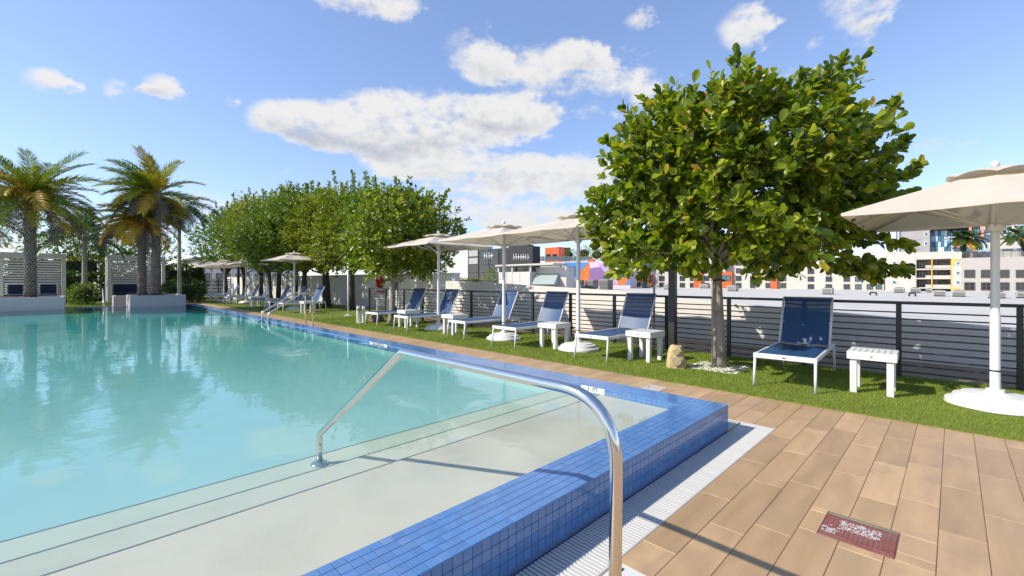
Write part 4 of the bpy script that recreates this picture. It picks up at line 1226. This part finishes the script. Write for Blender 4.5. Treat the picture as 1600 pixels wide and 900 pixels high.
# ------------------------------------------------------------------ hedges, shrubs and loose trees behind
def hedge(label, x0, x1, y0, y1, z0, z1, n, m, seed, name='hedge', cat='hedge', L=.16, round_=False, group=None):
    r = np.random.default_rng(seed); t = empty(name, ((x0 + x1) / 2, (y0 + y1) / 2, 0), 0, label, cat, group)
    a, c, h = (x1 - x0) / 2, (y1 - y0) / 2, (z1 - z0) / 2
    if round_:
        D = unit(r.normal(0, 1, (n, 3))); f = (.6 + .4 * r.uniform(0, 1, n) ** .5) * (1 + shell_noise(D, seed))
        P = D * f[:, None] * np.array([a, c, h]) + np.array([0, 0, z0 + h])
    else:
        U = r.uniform(-1, 1, (n, 3)); ax = r.integers(0, 3, n); sg = np.where(r.random(n) < .5, -1, 1)
        U[np.arange(n), ax] = sg * (1 - .25 * r.uniform(0, 1, n) ** 2); D = unit(U)
        wob = 1 + .10 * np.sin(U[:, :1] * a * 3 + seed) + .08 * np.sin(U[:, 1:2] * 5 + U[:, :1] * a * 7)
        P = U * np.array([a, c, h]) * wob + np.array([0, 0, z0 + h])
    Dl = unit(D + r.normal(0, .7, (n, 3)) + np.array([0, 0, .2])); Nn = unit(D * .6 + np.array([0, 0, .7]) + r.normal(0, .5, (n, 3)))
    Ls = L * r.uniform(.6, 1.2, n)
    struct(put('foliage', leaf_mesh(P, Dl, Nn, Ls, Ls * .6, m, 'foliage'), t), 'stuff')
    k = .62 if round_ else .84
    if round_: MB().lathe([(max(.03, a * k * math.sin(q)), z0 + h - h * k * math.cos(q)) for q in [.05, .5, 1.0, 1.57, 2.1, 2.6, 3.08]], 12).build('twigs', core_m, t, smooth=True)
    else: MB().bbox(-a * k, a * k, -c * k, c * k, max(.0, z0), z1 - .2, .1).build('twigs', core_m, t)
    return t
hedge('long dark hedge behind the left cabana and its palms', -7, 1.4, 37.6, 39.0, 0, 1.75, 7000, leaf_d, 1, L=.2)
hedge('dark hedge right of the cabana behind the twin palms', 4.3, 6.6, 36.5, 38.0, 0, 2.2, 4500, leaf_d, 2, L=.2)
hedge('dark hedge behind the cabana with the twin palms', 1.5, 4.3, 37.6, 39.0, 0, 1.7, 3600, leaf_d, 4, L=.2)
hedge('low dark shrub at the foot of the slender thin palm', 3.6, 5.9, 31.2, 33.4, 0, 1.3, 2600, leaf_d, 3, 'shrub', 'shrub', round_=True)
hedge('round green shrub under the small palm between the cabanas', -.15, 1.15, 31.8, 33.0, 0, 1.15, 1500, leaf_b, 6, 'shrub', 'shrub', L=.12, round_=True)
hedge('bright topped hedge behind the small palm between the cabanas', -3, 1.6, 39.4, 40.4, 1.2, 2.75, 3200, leaf_c, 8, L=.18)
for i, (u_, vt, w_, m, lab) in enumerate([(80, 350, 1.9, leaf_c, 'loose yellow leafed tree behind the left cabana'), (135, 352, 2.2, leaf_b, 'open crowned tree showing sky, behind the small palm'), (185, 362, 2.2, leaf_c, 'thin yellow green tree behind the twin palms on their left'), (232, 372, 1.9, leaf_b, 'sparse green tree right behind the twin palm trunks')]):
    x, z = on_y(41.5, u_, vt)
    broad_tree(lab, (x, 41.5, 0), (z + 1.6) / 2, (w_, 1.5, (z - 1.4) / 2), 380, 8, .20, m, 90 + i, r_tr=.07, bark=bark2_m, name='loose_tree', inner=.2, low=-1, nl=14, trunk_top=1.6)
# ------------------------------------------------------------------ the neighbouring roof and its machines
rf = empty('neighbour_roof', (9.83, 0, 0)); struct(rf)
MB().prism([(0, -200), (0, 300), (130, 300), (130, -200)], -1.0, -.6, axis='z').build('roof_sheet', roof_m, rf)
MB().prism([(0.05, -200), (0.05, 300), (129.9, 300), (129.9, -200)], -14, -1.0, axis='z').build('building_mass', wall_m, rf)
ac_m = mat('grey_unit', (.36, .35, .33), rough=.6, var=.15)
acl_m = mat('unit_louvre', (.10, .10, .10), rough=.6)
ACS = [(1396, 1414, 450, 457.5), (1422, 1439, 450, 457.5), (1447, 1456, 451, 457), (1458, 1478, 454, 463), (1487, 1509, 455, 463.5), (1543, 1571, 456, 466), (1588, 1608, 456, 466), (1284, 1303, 450, 460), (1003, 1016, 443, 450), (1037, 1052, 444, 452.5), (1093, 1110, 444, 450.5), (1136, 1154, 446, 455)]
ACL = ['grey rooftop unit, leftmost of the pair below the yellow balcony block', 'grey rooftop unit, second of the pair below the balcony block', 'narrow grey rooftop unit below the balconies, behind two nearer ones',
       'grey rooftop unit with a round fan below the last balcony column', 'wide grey rooftop unit just left of the large umbrella pole', 'grey rooftop unit seen right behind the large umbrella pole', 'grey rooftop unit cut by the right edge of the view',
       'grey rooftop unit under the lower right leaves of the large tree', 'small grey rooftop unit below the orange balcony', 'grey rooftop unit between the thin pole and the dark lamp post', 'grey rooftop unit left of the large tree trunk', 'grey rooftop unit just right of the large tree trunk']
for (u0, u1, v0, v1), lab in zip(ACS, ACL):
    x, y = ground((u0 + u1) / 2, v1, -.6); d = (x + y) / S2; w = (u1 - u0) / F * d * .72; h = (v1 - v0) / F * d
    t = empty('rooftop_unit', (x, y, -.6), 0, lab, 'rooftop unit', 'air conditioning units on the white roof')
    MB().bbox(-w / 2, w / 2, -w / 2, w / 2, .12, h, .03).build('casing', ac_m, t)
    for k in range(4): MB().bbox(-w / 2 - .03, -w / 2 + .01, -w * .42, w * .42, .2 + k * (h - .3) / 4, .2 + (k + .5) * (h - .3) / 4, .01).build('louvre', acl_m, t)
    MB().lathe([(w * .36, h - .01), (w * .36, h + .08), (w * .3, h + .1)], 16).build('fan_cowl', acl_m, t)
    for s in (-1, 1): MB().bbox(s * w * .4 - .06, s * w * .4 + .06, -w * .45, w * .45, 0, .12, .01).build('skid', dark_m, t)
for (u0, u1, v0, v1), lab in (((1356, 1373, 457, 461.5), 'low dark pipe frame on the white roof right of the tree leaves'), ((1418, 1433, 458, 463), 'low bent pipe frame on the white roof below the balconies')):
    x, y = ground((u0 + u1) / 2, v1, -.6); d = (x + y) / S2; w = (u1 - u0) / F * d * .7; h = (v1 - v0) / F * d
    t = empty('pipe_frame', (x, y, -.6), R(-45), lab, 'pipe frame')
    MB().tube(round_path([(0, -w / 2, 0), (0, -w / 2, h), (0, w / 2, h), (0, w / 2, 0)], [.15, .15]), .09, 6).build('pipe', dark_m, t, smooth=True)
brn_m = mat('brown_unit', (.17, .15, .13), rough=.7, var=.15)
LB = [(890, 913, 438.5, 449), (914, 935, 438.2, 449), (936, 958, 438, 452.5), (858, 871, 445, 452), (873, 884, 445.5, 452), (886, 898, 446, 453), (900, 915, 446.5, 453), (918, 933, 447, 453.5)]
LL = ['large brown plant box on the roof, left of three below the mural', 'large brown plant box on the roof, middle one below the mural', 'large brown plant box on the roof, right end below the mural',
      'small grey brown box, first in the row left of the umbrella pole', 'small grey brown box, second in that rooftop row', 'small grey brown box, third in the row, touching the umbrella pole', 'small grey brown box right of the umbrella pole below the mural', 'small grey brown box, last on the right of that rooftop row']
for (u0, u1, v0, v1), lab in zip(LB, LL):
    x, y = ground((u0 + u1) / 2, max(v1, 452), -.6); d = (x + y) / S2
    if v1 < 451: x *= 1.12; y *= 1.12; d *= 1.12
    w = (u1 - u0) / F * d * .70; h = max(.8, EYE - (v0 - HZ) / F * d + .6)
    t = empty('plant_box', (x, y, -.6), 0, lab, 'plant box', 'brown plant boxes below the mural')
    MB().bbox(-w / 2, w / 2, -w / 2, w / 2, 0, h, .05).build('casing', brn_m, t)
    MB().bbox(-w / 2 - .04, w / 2 + .04, -w / 2 - .04, w / 2 + .04, h, h + .12, .02).build('lid', ac_m, t)
    for k in range(3): MB().bbox(-w / 2 - .05, -w / 2 + .01, -w * .4, w * .4, .3 + k * (h - .4) / 3, .3 + (k + .55) * (h - .4) / 3, .01).build('louvre', acl_m, t)

# ------------------------------------------------------------------ buildings beyond
glass_m = mat('window_glass', (.035, .055, .065), rough=.08, var=.3, vscale=.3, spec=.8)
teal_m = mat('teal_glass', (.07, .17, .19), rough=.1, var=.3, vscale=.4, spec=.8)
dglass_m = mat('dark_curtain_glass', (.02, .022, .025), rough=.06, var=.4, vscale=.15, spec=.9)
wfr_m = mat('dark_window_frame', (.06, .06, .06), rough=.5)
bw_m = mat('white_render', (.50, .465, .41), rough=.9, var=.04, vscale=.3)
bg_m = mat('beige_render', (.42, .385, .35), rough=.9, var=.04, vscale=.3)
gy_m = mat('warm_grey_panels', (.36, .34, .32), rough=.8, var=.06, vscale=.3)
con_m = mat('pale_concrete', (.52, .49, .45), rough=.9, var=.12, vscale=.4, bump=.1, bscale=10)
blk_m = mat('black_cladding', (.018, .018, .022), rough=.6, var=.2)
org_m = mat('orange_render', (.60, .11, .03), rough=.8, var=.06, vscale=.5)
cor_m = mat('coral_render', (.80, .26, .16), rough=.8, var=.05)
yel_m = mat('yellow_render', (.80, .46, .08), rough=.8, var=.05)
red2_m = mat('brick_red_paint', (.28, .035, .035), rough=.8, var=.08)
blu_m = mat('bright_blue_paint', (.05, .20, .52), rough=.8, var=.06)
lil_m = mat('lilac_paint', (.36, .27, .46), rough=.8, var=.05)
pur_m = mat('purple_paint', (.20, .11, .26), rough=.8, var=.05)
pink_m = mat('pale_pink_paint', (.50, .40, .48), rough=.8, var=.05)
rust2_m = mat('rust_orange_paint', (.50, .14, .03), rough=.8, var=.06)
lb_m = mat('light_blue_panel', (.42, .55, .72), rough=.5, var=.05)
db_m = mat('petrol_panel', (.05, .15, .22), rough=.4, var=.05)

class Bld:
    """building whose front stands in a plane x = X; rectangles are given in photo pixels measured on that plane"""
    def __init__(s, name, label, X, cat='building'):
        s.X = X; s.t = empty(name, (X, 0, 0), 0, label, cat); s.base = 0
    def rect(s, u0, u1, v0, v1, du=0):
        X = s.X + du; ya = on_x(X, u0); yb = on_x(X, u1); _, za = on_x(X, (u0 + u1) / 2, v0); _, zb = on_x(X, (u0 + u1) / 2, v1)
        return min(ya, yb), max(ya, yb), min(za, zb), max(za, zb)
    def block(s, name, m, u0, u1, v0, v1, x0, x1, down=None):
        y0, y1, z0, z1 = s.rect(u0, u1, v0, v1)
        if down is not None: z0 = down
        return MB().bbox(x0, x1, y0, y1, z0, z1, .02).build(name, m, s.t)
    def win(s, u0, u1, v0, v1, gm=None, fm=None, split=1, x=0.0, fw=.12, name='window', hbar=False):
        y0, y1, z0, z1 = s.rect(u0, u1, v0, v1); fw = min(fw, (y1 - y0) * .18, (z1 - z0) * .18); mb = MB()
        mb.box(x - .10, x + .02, y0, y0 + fw, z0, z1); mb.box(x - .10, x + .02, y1 - fw, y1, z0, z1)
        mb.box(x - .099, x + .02, y0 + fw, y1 - fw, z0, z0 + fw); mb.box(x - .099, x + .02, y0 + fw, y1 - fw, z1 - fw, z1)
        for k in range(1, split):
            yc = y0 + (y1 - y0) * k / split; mb.box(x - .098, x + .02, yc - fw / 2, yc + fw / 2, z0 + fw, z1 - fw)
        if hbar: zc = (z0 + z1) / 2; mb.box(x - .0985, x + .02, y0 + fw, y1 - fw, zc - fw / 2, zc + fw / 2)
        o = mb.build(name, fm or wfr_m, s.t)
        MB().box(x - .03, x + .03, y0 + fw, y1 - fw, z0 + fw, z1 - fw).build('pane', gm or glass_m, o)
        return o

# white block with recessed balconies and yellow accents
b = Bld('balcony_block', 'white three storey apartment block with recessed balconies and yellow accents', 105)
b.block('wall', bw_m, 1383, 1430, 393.5, 460, 0, 14, -1); b.block('wall', bw_m, 1487.5, 1503, 393.5, 460, 0, 14, -1)
b.block('wall', bw_m, 1430, 1487.5, 393.5, 405, 0.01, 14); b.block('back_wall', bg_m, 1430, 1487.5, 405, 460, 2.6, 13, -1)
for v in (419.5, 434, 449): b.block('balcony_slab', bw_m, 1430, 1487.5, v, v + 2.2, 0.02, 2.6)
for u in (1430.2, 1455.3, 1485.8): b.block('divider', yel_m if u > 1440 else bw_m, u, u + 1.6, 405, 456, -.05, 2.55)
for v in (405, 420.7, 435.2):
    for (u0, u1) in ((1433, 1447), (1466, 1481)):
        b.win(u0, u1, v + 3.2, v + 13.5, teal_m, wfr_m, 3, x=2.55, name='sliding_door')
    b.block('railing', bw_m, 1456.9, 1485.6, v + 9.6, v + 13.8, .1, .18); b.block('railing', bw_m, 1446, 1455, v + 9.6, v + 13.8, .1, .18)
for v in (407, 422, 437): 
    b.win(1393.5, 1401.5, v + 1, v + 7.5, teal_m, whitem_m); b.win(1493, 1501, v + 1.2, v + 7.6, teal_m, whitem_m)
b.block('yellow_panel', yel_m, 1407, 1420, 420, 430, -.12, .05); b.block('yellow_panel', yel_m, 1394, 1407, 419.6, 421.4, -.12, .05)
b.block('yellow_panel', yel_m, 1488, 1500, 404.5, 407, -.12, .05); b.block('yellow_panel', yel_m, 1488.2, 1492, 407.1, 414, -.12, .05); b.block('yellow_panel', yel_m, 1488, 1500, 449, 451.5, -.12, .05)
# beige wing
b = Bld('beige_wing', 'beige building wing with two rows of wide windows behind the large umbrella', 104.4)
b.block('wall', bg_m, 1503, 1680, 401, 460, 0, 16, -1)
for v in (421.5, 441):
    for u0 in (1506.5, 1532.5, 1560, 1587, 1613, 1640): b.win(u0, u0 + 17, v, v + 12.5, dglass_m, wfr_m, 2, hbar=True)
b.block('terrace_parapet', gy_m, 1503, 1680, 391, 401, 5, 5.4)
for k in range(12): b.block('parapet_panel', gy_m, 1506 + k * 13.2, 1518 + k * 13.2, 390.2, 401, 4.9, 4.98)
hedge('clipped hedge on the roof terrace of the beige wing', 112, 115, -48, -9, 8.4, 10.2, 3000, leaf_d, 41, L=.7)
# tall grey building
b = Bld('grey_tower', 'tall warm grey building with blue panelled recess and coral frames behind the large umbrella', 150)
b.block('wall', gy_m, 1404, 1453, 335, 460, 0, 18, -2); b.block('wall', gy_m, 1453, 1530, 330, 356, 0.01, 18)
b.block('back_wall', lb_m, 1453, 1680, 356, 460, 2.2, 17.9, -2); 
b.block('wall', bw_m, 1558, 1572, 328, 380, 0.02, 18); b.block('wall', bw_m, 1582, 1589, 328, 380, 0.02, 18); b.block('wall', bw_m, 1572, 1582, 328, 339, 0.02, 18); b.block('wall', bw_m, 1589, 1680, 328, 336, 0.02, 18)
for v in (360.5, 374.8, 389): b.block('reveal_line', mat('joint_grey', (.26, .25, .24)), 1404.3, 1440, v, v + .8, -.06, .02)
for v in (362.5, 377.5): b.win(1444, 1450.5, v, v + 6.8, teal_m, whitem_m)
rr = random.Random(4)
for i, u0 in enumerate((1455, 1460, 1465, 1470, 1475, 1480)):
    for j, v0 in enumerate((359, 368, 377, 385)):
        b.block('panel', (db_m, lb_m, whitem_m, teal_m)[rr.choice((0, 0, 1, 1, 2, 3))], u0 + .2, u0 + 4.8, v0, v0 + 8.6, 1.9, 2.15)
for j, v0 in enumerate((358, 373)):
    for u0 in (1488, 1496, 1504): b.win(u0, u0 + 7, v0, v0 + 10, teal_m, wfr_m, 2, x=2.1)
    b.block('balcony_slab', bw_m, 1486.5, 1513, v0 + 12, v0 + 13.2, .2, 2.1)
for u in (1514, 1533): b.block('coral_frame', cor_m, u, u + 4.2, 337, 370, -.4, .6)
b.block('coral_frame', cor_m, 1518.3, 1532.9, 351, 353.5, -.4, .6); b.block('coral_frame', cor_m, 1537.3, 1548, 351, 353.5, -.4, .6); b.block('coral_frame', cor_m, 1514, 1518, 364, 371, -.45, .65)
b.win(1519, 1532, 341, 351, teal_m, wfr_m, 1, x=.5); b.win(1519, 1532, 354, 369, teal_m, wfr_m, 2, x=.5); b.win(1539, 1547, 354, 366, teal_m, whitem_m, 1, x=.5)
for v0 in (340, 352.5, 364): b.win(1571.6, 1582.4, v0, v0 + 10, teal_m, whitem_m, 1, x=.2)
for v0 in (337, 352): b.win(1590, 1606, v0, v0 + 14, teal_m, mat('plum_frame', (.22, .14, .16)), 2, x=.2)
b.block('terrace_edge', bw_m, 1540, 1680, 377, 388, -1.5, .3)
hedge('dark planting on the ledge of the tall grey building', 148, 150, -70, -18, 13.2, 15.6, 2500, leaf_d, 43, L=.8)
for i, (u, v, lab) in enumerate([(1518, 382, 'small palm on the terrace of the beige wing, left one'), (1502, 386, 'little round palm at the corner of the terrace above the balconies'), (1592, 380, 'small palm on the terrace near the right edge')]):
    y, z = on_x(108, u, v)
    palm(lab, (108, y, 7.2), max(1.2, z - 7.2), 2.6, 14, 60 + i, gold=.2, r_tr=.14, boots=False, kind='dark', group=None, e0=-.5, e1=1.0, ll=.6, wid=.07)
y = on_x(150, 1402); fl = empty('flag_mast', (149, y, -1), 0, 'thin dark mast with a red tip beside the tall grey building', 'mast')
MB().tube([(0, 0, 0), (0, 0, 22)], .12, 6).build('mast', dark_m, fl); MB().bbox(-.5, .5, -.5, .5, 20.6, 22.2, .1).build('beacon', red_m, fl)

# white apartments behind the large tree
b = Bld('white_apartments', 'white apartment building with dark windows and orange bays behind the large tree', 112)
b.block('wall', bw_m, 976, 1235, 376, 462, 0, 8, -2); b.block('wall', bw_m, 1235, 1381, 404, 462, .01, 5, -2)
for u0 in (980, 992, 1030, 1062, 1078, 1100, 1118, 1150, 1172, 1196, 1220):
    for v0 in (383, 395, 407, 419, 431, 442): b.win(u0, u0 + 8.5, v0, v0 + 8, glass_m, wfr_m, 2)
for (u0, u1) in ((1006, 1021), (1086, 1098), (1128, 1146), (1206, 1216)):
    b.block('bay', org_m, u0, u1, 425, 452, -.9, -.15); b.block('bay_rail', org_m, u0, u1, 407, 410, -1.0, -.15)
    for v0 in (411, 430): b.win(u0 + 2, u1 - 2, v0, v0 + 9, teal_m, wfr_m, 2, x=-.95)
for u0 in (1262, 1290, 1318, 1336, 1354, 1368):
    for v0 in (408, 420, 432, 444): b.win(u0, u0 + 10, v0, v0 + 8, teal_m if u0 > 1330 else glass_m, wfr_m, 2)
b = Bld('white_apartments_tower', 'pale upper apartment floors showing above the terrace trees', 150)
b.block('wall', bw_m, 925, 985, 362, 460, 0, 16, -2)
for u0 in (930, 943, 956, 969):
    for v0 in (366, 378, 390): b.win(u0, u0 + 7, v0, v0 + 8, teal_m, wfr_m, 2)

# mural building
b = Bld('mural_building', 'low building painted with a bold mural in blue, orange, lilac and red', 92)
b.block('wall', pink_m, 875, 985, 409, 460, 0, 3, -2)
b.block('window_bay', gy_m, 875, 882, 412, 446, -.14, .02)
def tri(m, pts, x0=-.12, nm='mural_panel'):
    q = [on_x(92, u, v) for u, v in pts]
    return MB().prism([(a, c) for a, c in q], x0, .03, axis='x').build(nm, m, b.t)
tri(blu_m, [(882, 410), (920, 410), (906, 425), (899, 438), (882, 438)], -.10)
tri(blu_m, [(875, 438.2), (898, 438.2), (884, 447), (875, 447)], -.10)
tri(rust2_m, [(920.2, 410), (922, 430), (918, 446), (893, 446), (906.3, 425.3)], -.11)
tri(pur_m, [(922.4, 419), (938, 417), (948, 430), (946, 446), (919, 446), (922.3, 430)], -.13)
tri(lil_m, [(934, 412), (949, 412), (964, 444), (949.2, 446), (948.3, 430), (938.3, 417)], -.115)
tri(rust2_m, [(949.3, 412), (965, 412), (965, 434), (958, 430)], -.118)
tri(red2_m, [(945, 402), (976, 402), (976, 432), (965.2, 432), (965.2, 411.8), (945, 411.8)], -.14)
tri(rust2_m, [(965.2, 432.2), (985, 432.2), (978, 445), (965.2, 445)], -.12); tri(blu_m, [(985.2, 433), (985.2, 445), (978.4, 445)], -.12)
b.win(888, 899, 416, 431, dglass_m, wfr_m, 2, x=-.16, hbar=True); b.win(968, 973, 414, 421, glass_m, wfr_m, 2, x=-.2); b.win(968, 973, 424, 431, glass_m, wfr_m, 2, x=-.2)
# terrace with glass rail and orange stair head
b = Bld('roof_terrace', 'grey roof terrace with a glass railing above the mural building', 100)
b.block('wall', gy_m, 826, 976, 411, 460, 0, 4, -2); b.block('parapet', con_m, 826, 976, 408, 411, -.3, .3)
for k in range(18): b.block('rail_panel', teal_m if k % 3 == 0 else acl_m, 836 + k * 5, 840.4 + k * 5, 400.5, 408, -.1, -.04)
b.block('orange_bay', org_m, 920.5, 930, 405.5, 412, -.6, -.31)
b = Bld('orange_stair_head', 'bright orange rooftop stair head with two dark openings', 106)
b.block('wall', org_m, 851.5, 873, 386.5, 410, 0, 3); b.block('wall', red2_m, 873, 882, 386.8, 410, .02, 3)
b.block('seam', rust2_m, 861.6, 862.4, 387, 405, -.06, .02)
for u0 in (853.5, 863.5): b.win(u0, u0 + 7, 397, 404, dglass_m, wfr_m, 1)
b = MB()
for i, (u, w_, lab) in enumerate([(888, 1.9, 'bushy small tree on the roof terrace beside the orange stair head'), (910, 2.3, 'golden green bushy tree on the terrace right of the umbrella pole'), (930, 2.3, 'golden bushy tree on the terrace further right'), (950, 2.3, 'green bushy tree at the right end of the terrace planting'), (968, 2.0, 'dark green bush by the large tree on the terrace')]):
    y, z = on_x(103, u, 395)
    hedge(lab, 101.5, 101.5 + 2 * w_, y - w_ * 1.3, y + w_ * 1.3, 6.6, 10.6 + .5 * math.sin(i * 2), 420, leaf_c if i in (1, 2) else leaf_b, 200 + i, 'terrace_tree', 'tree', L=.5, round_=True)
# dark glass building
b = Bld('glass_building', 'dark glass and black clad building behind the three umbrellas', 84)
b.block('wall', con_m, 706, 731, 384, 460, 0, 10, -2); b.block('wall', blk_m, 731, 832, 388, 460, 0.02, 3, -2); b.block('upper_wall', blk_m, 790, 822, 383, 390, 1, 3)
for i in range(3):
    for j in range(4):
        u0 = (732, 749, 765)[i]; w_ = (15.5, 15, 14)[i]; b.win(u0, u0 + w_, 390 + j * 12, 401.5 + j * 12, dglass_m if i else gy_m if j < 2 else dglass_m, wfr_m, 1, x=-.05, fw=.18)
sgn_m = mat('sign_white', (.55, .55, .53), rough=.5)
# two unreadable signs: rows of letter like strokes
rr = random.Random(9)
for (u0, u1, v0, v1, n_) in ((757, 772, 394, 404, 4), (803, 829, 396, 406, 7)):
    for k in range(n_):
        a = u0 + (u1 - u0) * k / n_; w_ = (u1 - u0) / n_
        b.block('sign_letter', sgn_m, a, a + w_ * .22, v0 + rr.uniform(0, 2), v1, -.22, -.14)
        b.block('sign_letter', sgn_m, a + w_ * .24, a + w_ * .75, (v0 + v1) / 2 + rr.uniform(-1, 1), (v0 + v1) / 2 + 1.6, -.22, -.14)
# concrete roof pavilion
b = Bld('roof_pavilion', 'grey concrete rooftop pavilion with a thin white roof and sloping glass', 62)
b.block('wall', con_m, 779, 828, 425, 460, 0, 5, -2); b.block('wall', con_m, 826, 874, 417, 460, 2, 4.5, -2); b.block('roof', bw_m, 777, 868, 412.5, 415, -.6, 4)
for u in (778, 799.5, 828): b.block('post', bw_m, u, u + 2, 415, 426, -.1, .1)
b.block('opening', dglass_m, 780, 799, 417, 424.8, .6, .8); b.block('opening', dglass_m, 802, 827.5, 417, 424.8, .6, .8)
q0, q1 = on_x(62, 830, 428), on_x(62, 868, 442)
sk_ = MB().add([(1.9, on_x(62, 828), on_x(62, 828, 428)[1]), (1.9, on_x(62, 862), on_x(62, 862, 428)[1]), (-1.2, on_x(62, 872), on_x(62, 868, 444)[1]), (-1.2, on_x(62, 838), on_x(62, 838, 444)[1]),
                (2.0, on_x(62, 828), on_x(62, 828, 446)[1]), (2.0, on_x(62, 862), on_x(62, 862, 446)[1])], [(0, 1, 2, 3), (0, 3, 4), (1, 5, 2), (3, 2, 5, 4)])
sk_.build('sloping_glass', mat('milky_glass', (.36, .42, .40), rough=.25), b.t)
for k in range(3): b.block('panel_joint', mat('joint_grey', (.26, .25, .24)), 788 + k * 12, 788.5 + k * 12, 427, 445, -.04, .02)
x, y = 58, on_x(58, 767)
broad_tree('small round tree in front of the dark glass building', (x, y, -.6), 2.2, (1.0, 1.0, 2.0), 90, 8, .32, leaf_b, 300, r_tr=.1, inner=.3)
hedge('low clipped bushes on the roof left of the pavilion', 60, 62, on_x(61, 748), on_x(61, 713), .6, 1.7, 900, leaf_c, 301, L=.3)
pl_ = empty('pink_coping_wall', (58, 0, 0), 0, 'low wall with pink coping below the bushes', 'wall')
MB().box(0, .5, on_x(58, 752), on_x(58, 705), -.7, .45).build('wall', con_m, pl_); MB().box(-.05, .55, on_x(58, 752), on_x(58, 705), .45, .62).build('coping', cor_m, pl_)

# far left: white building and dark fence behind the end of the lawn
ff = empty('far_fence', (6.2, 44.5, 0), 0, 'dark slatted fence at the far end of the lawn', 'fence')
for k in range(5): MB().bbox(k * .92 - .04, k * .92 + .04, -.04, .04, 0, 1.5, .01).build('post', dark_m, ff)
for k in range(4):
    for j in range(9): MB().bbox(k * .92 + .045, k * .92 + .875, -.012, .012, .1 + j * .15, .2 + j * .15, .003).build('slat', wfr_m if j % 2 else gy_m, ff)
fb = empty('white_villa', (11.9, 75, 0), 0, 'white modern building with flat dark roof behind the far umbrellas', 'building')
MB().bbox(-.5, 14, 0, 12, -14, 3.0, .05).build('wall', bw_m, fb); MB().bbox(.9, 13, .5, 11, 3.0, 4.2, .05).build('upper_wall', gy_m, fb)
MB().bbox(.4, 14.2, -.4, 12, 4.2, 4.55, .05).build('roof', mat('dark_roof', (.10, .09, .09), rough=.8), fb)
MB().bbox(-.6, 14.2, -.5, -.05, -.6, .3, .05).build('balcony_front', bw_m, fb)
for k in range(5):
    o = MB().bbox(.4 + k * 2.5, 2.2 + k * 2.5, -.08, .04, .5, 2.3, .02).build('window', wfr_m, fb); MB().box(.52 + k * 2.5, 2.08 + k * 2.5, -.10, .0, .62, 2.18).build('pane', glass_m, o)
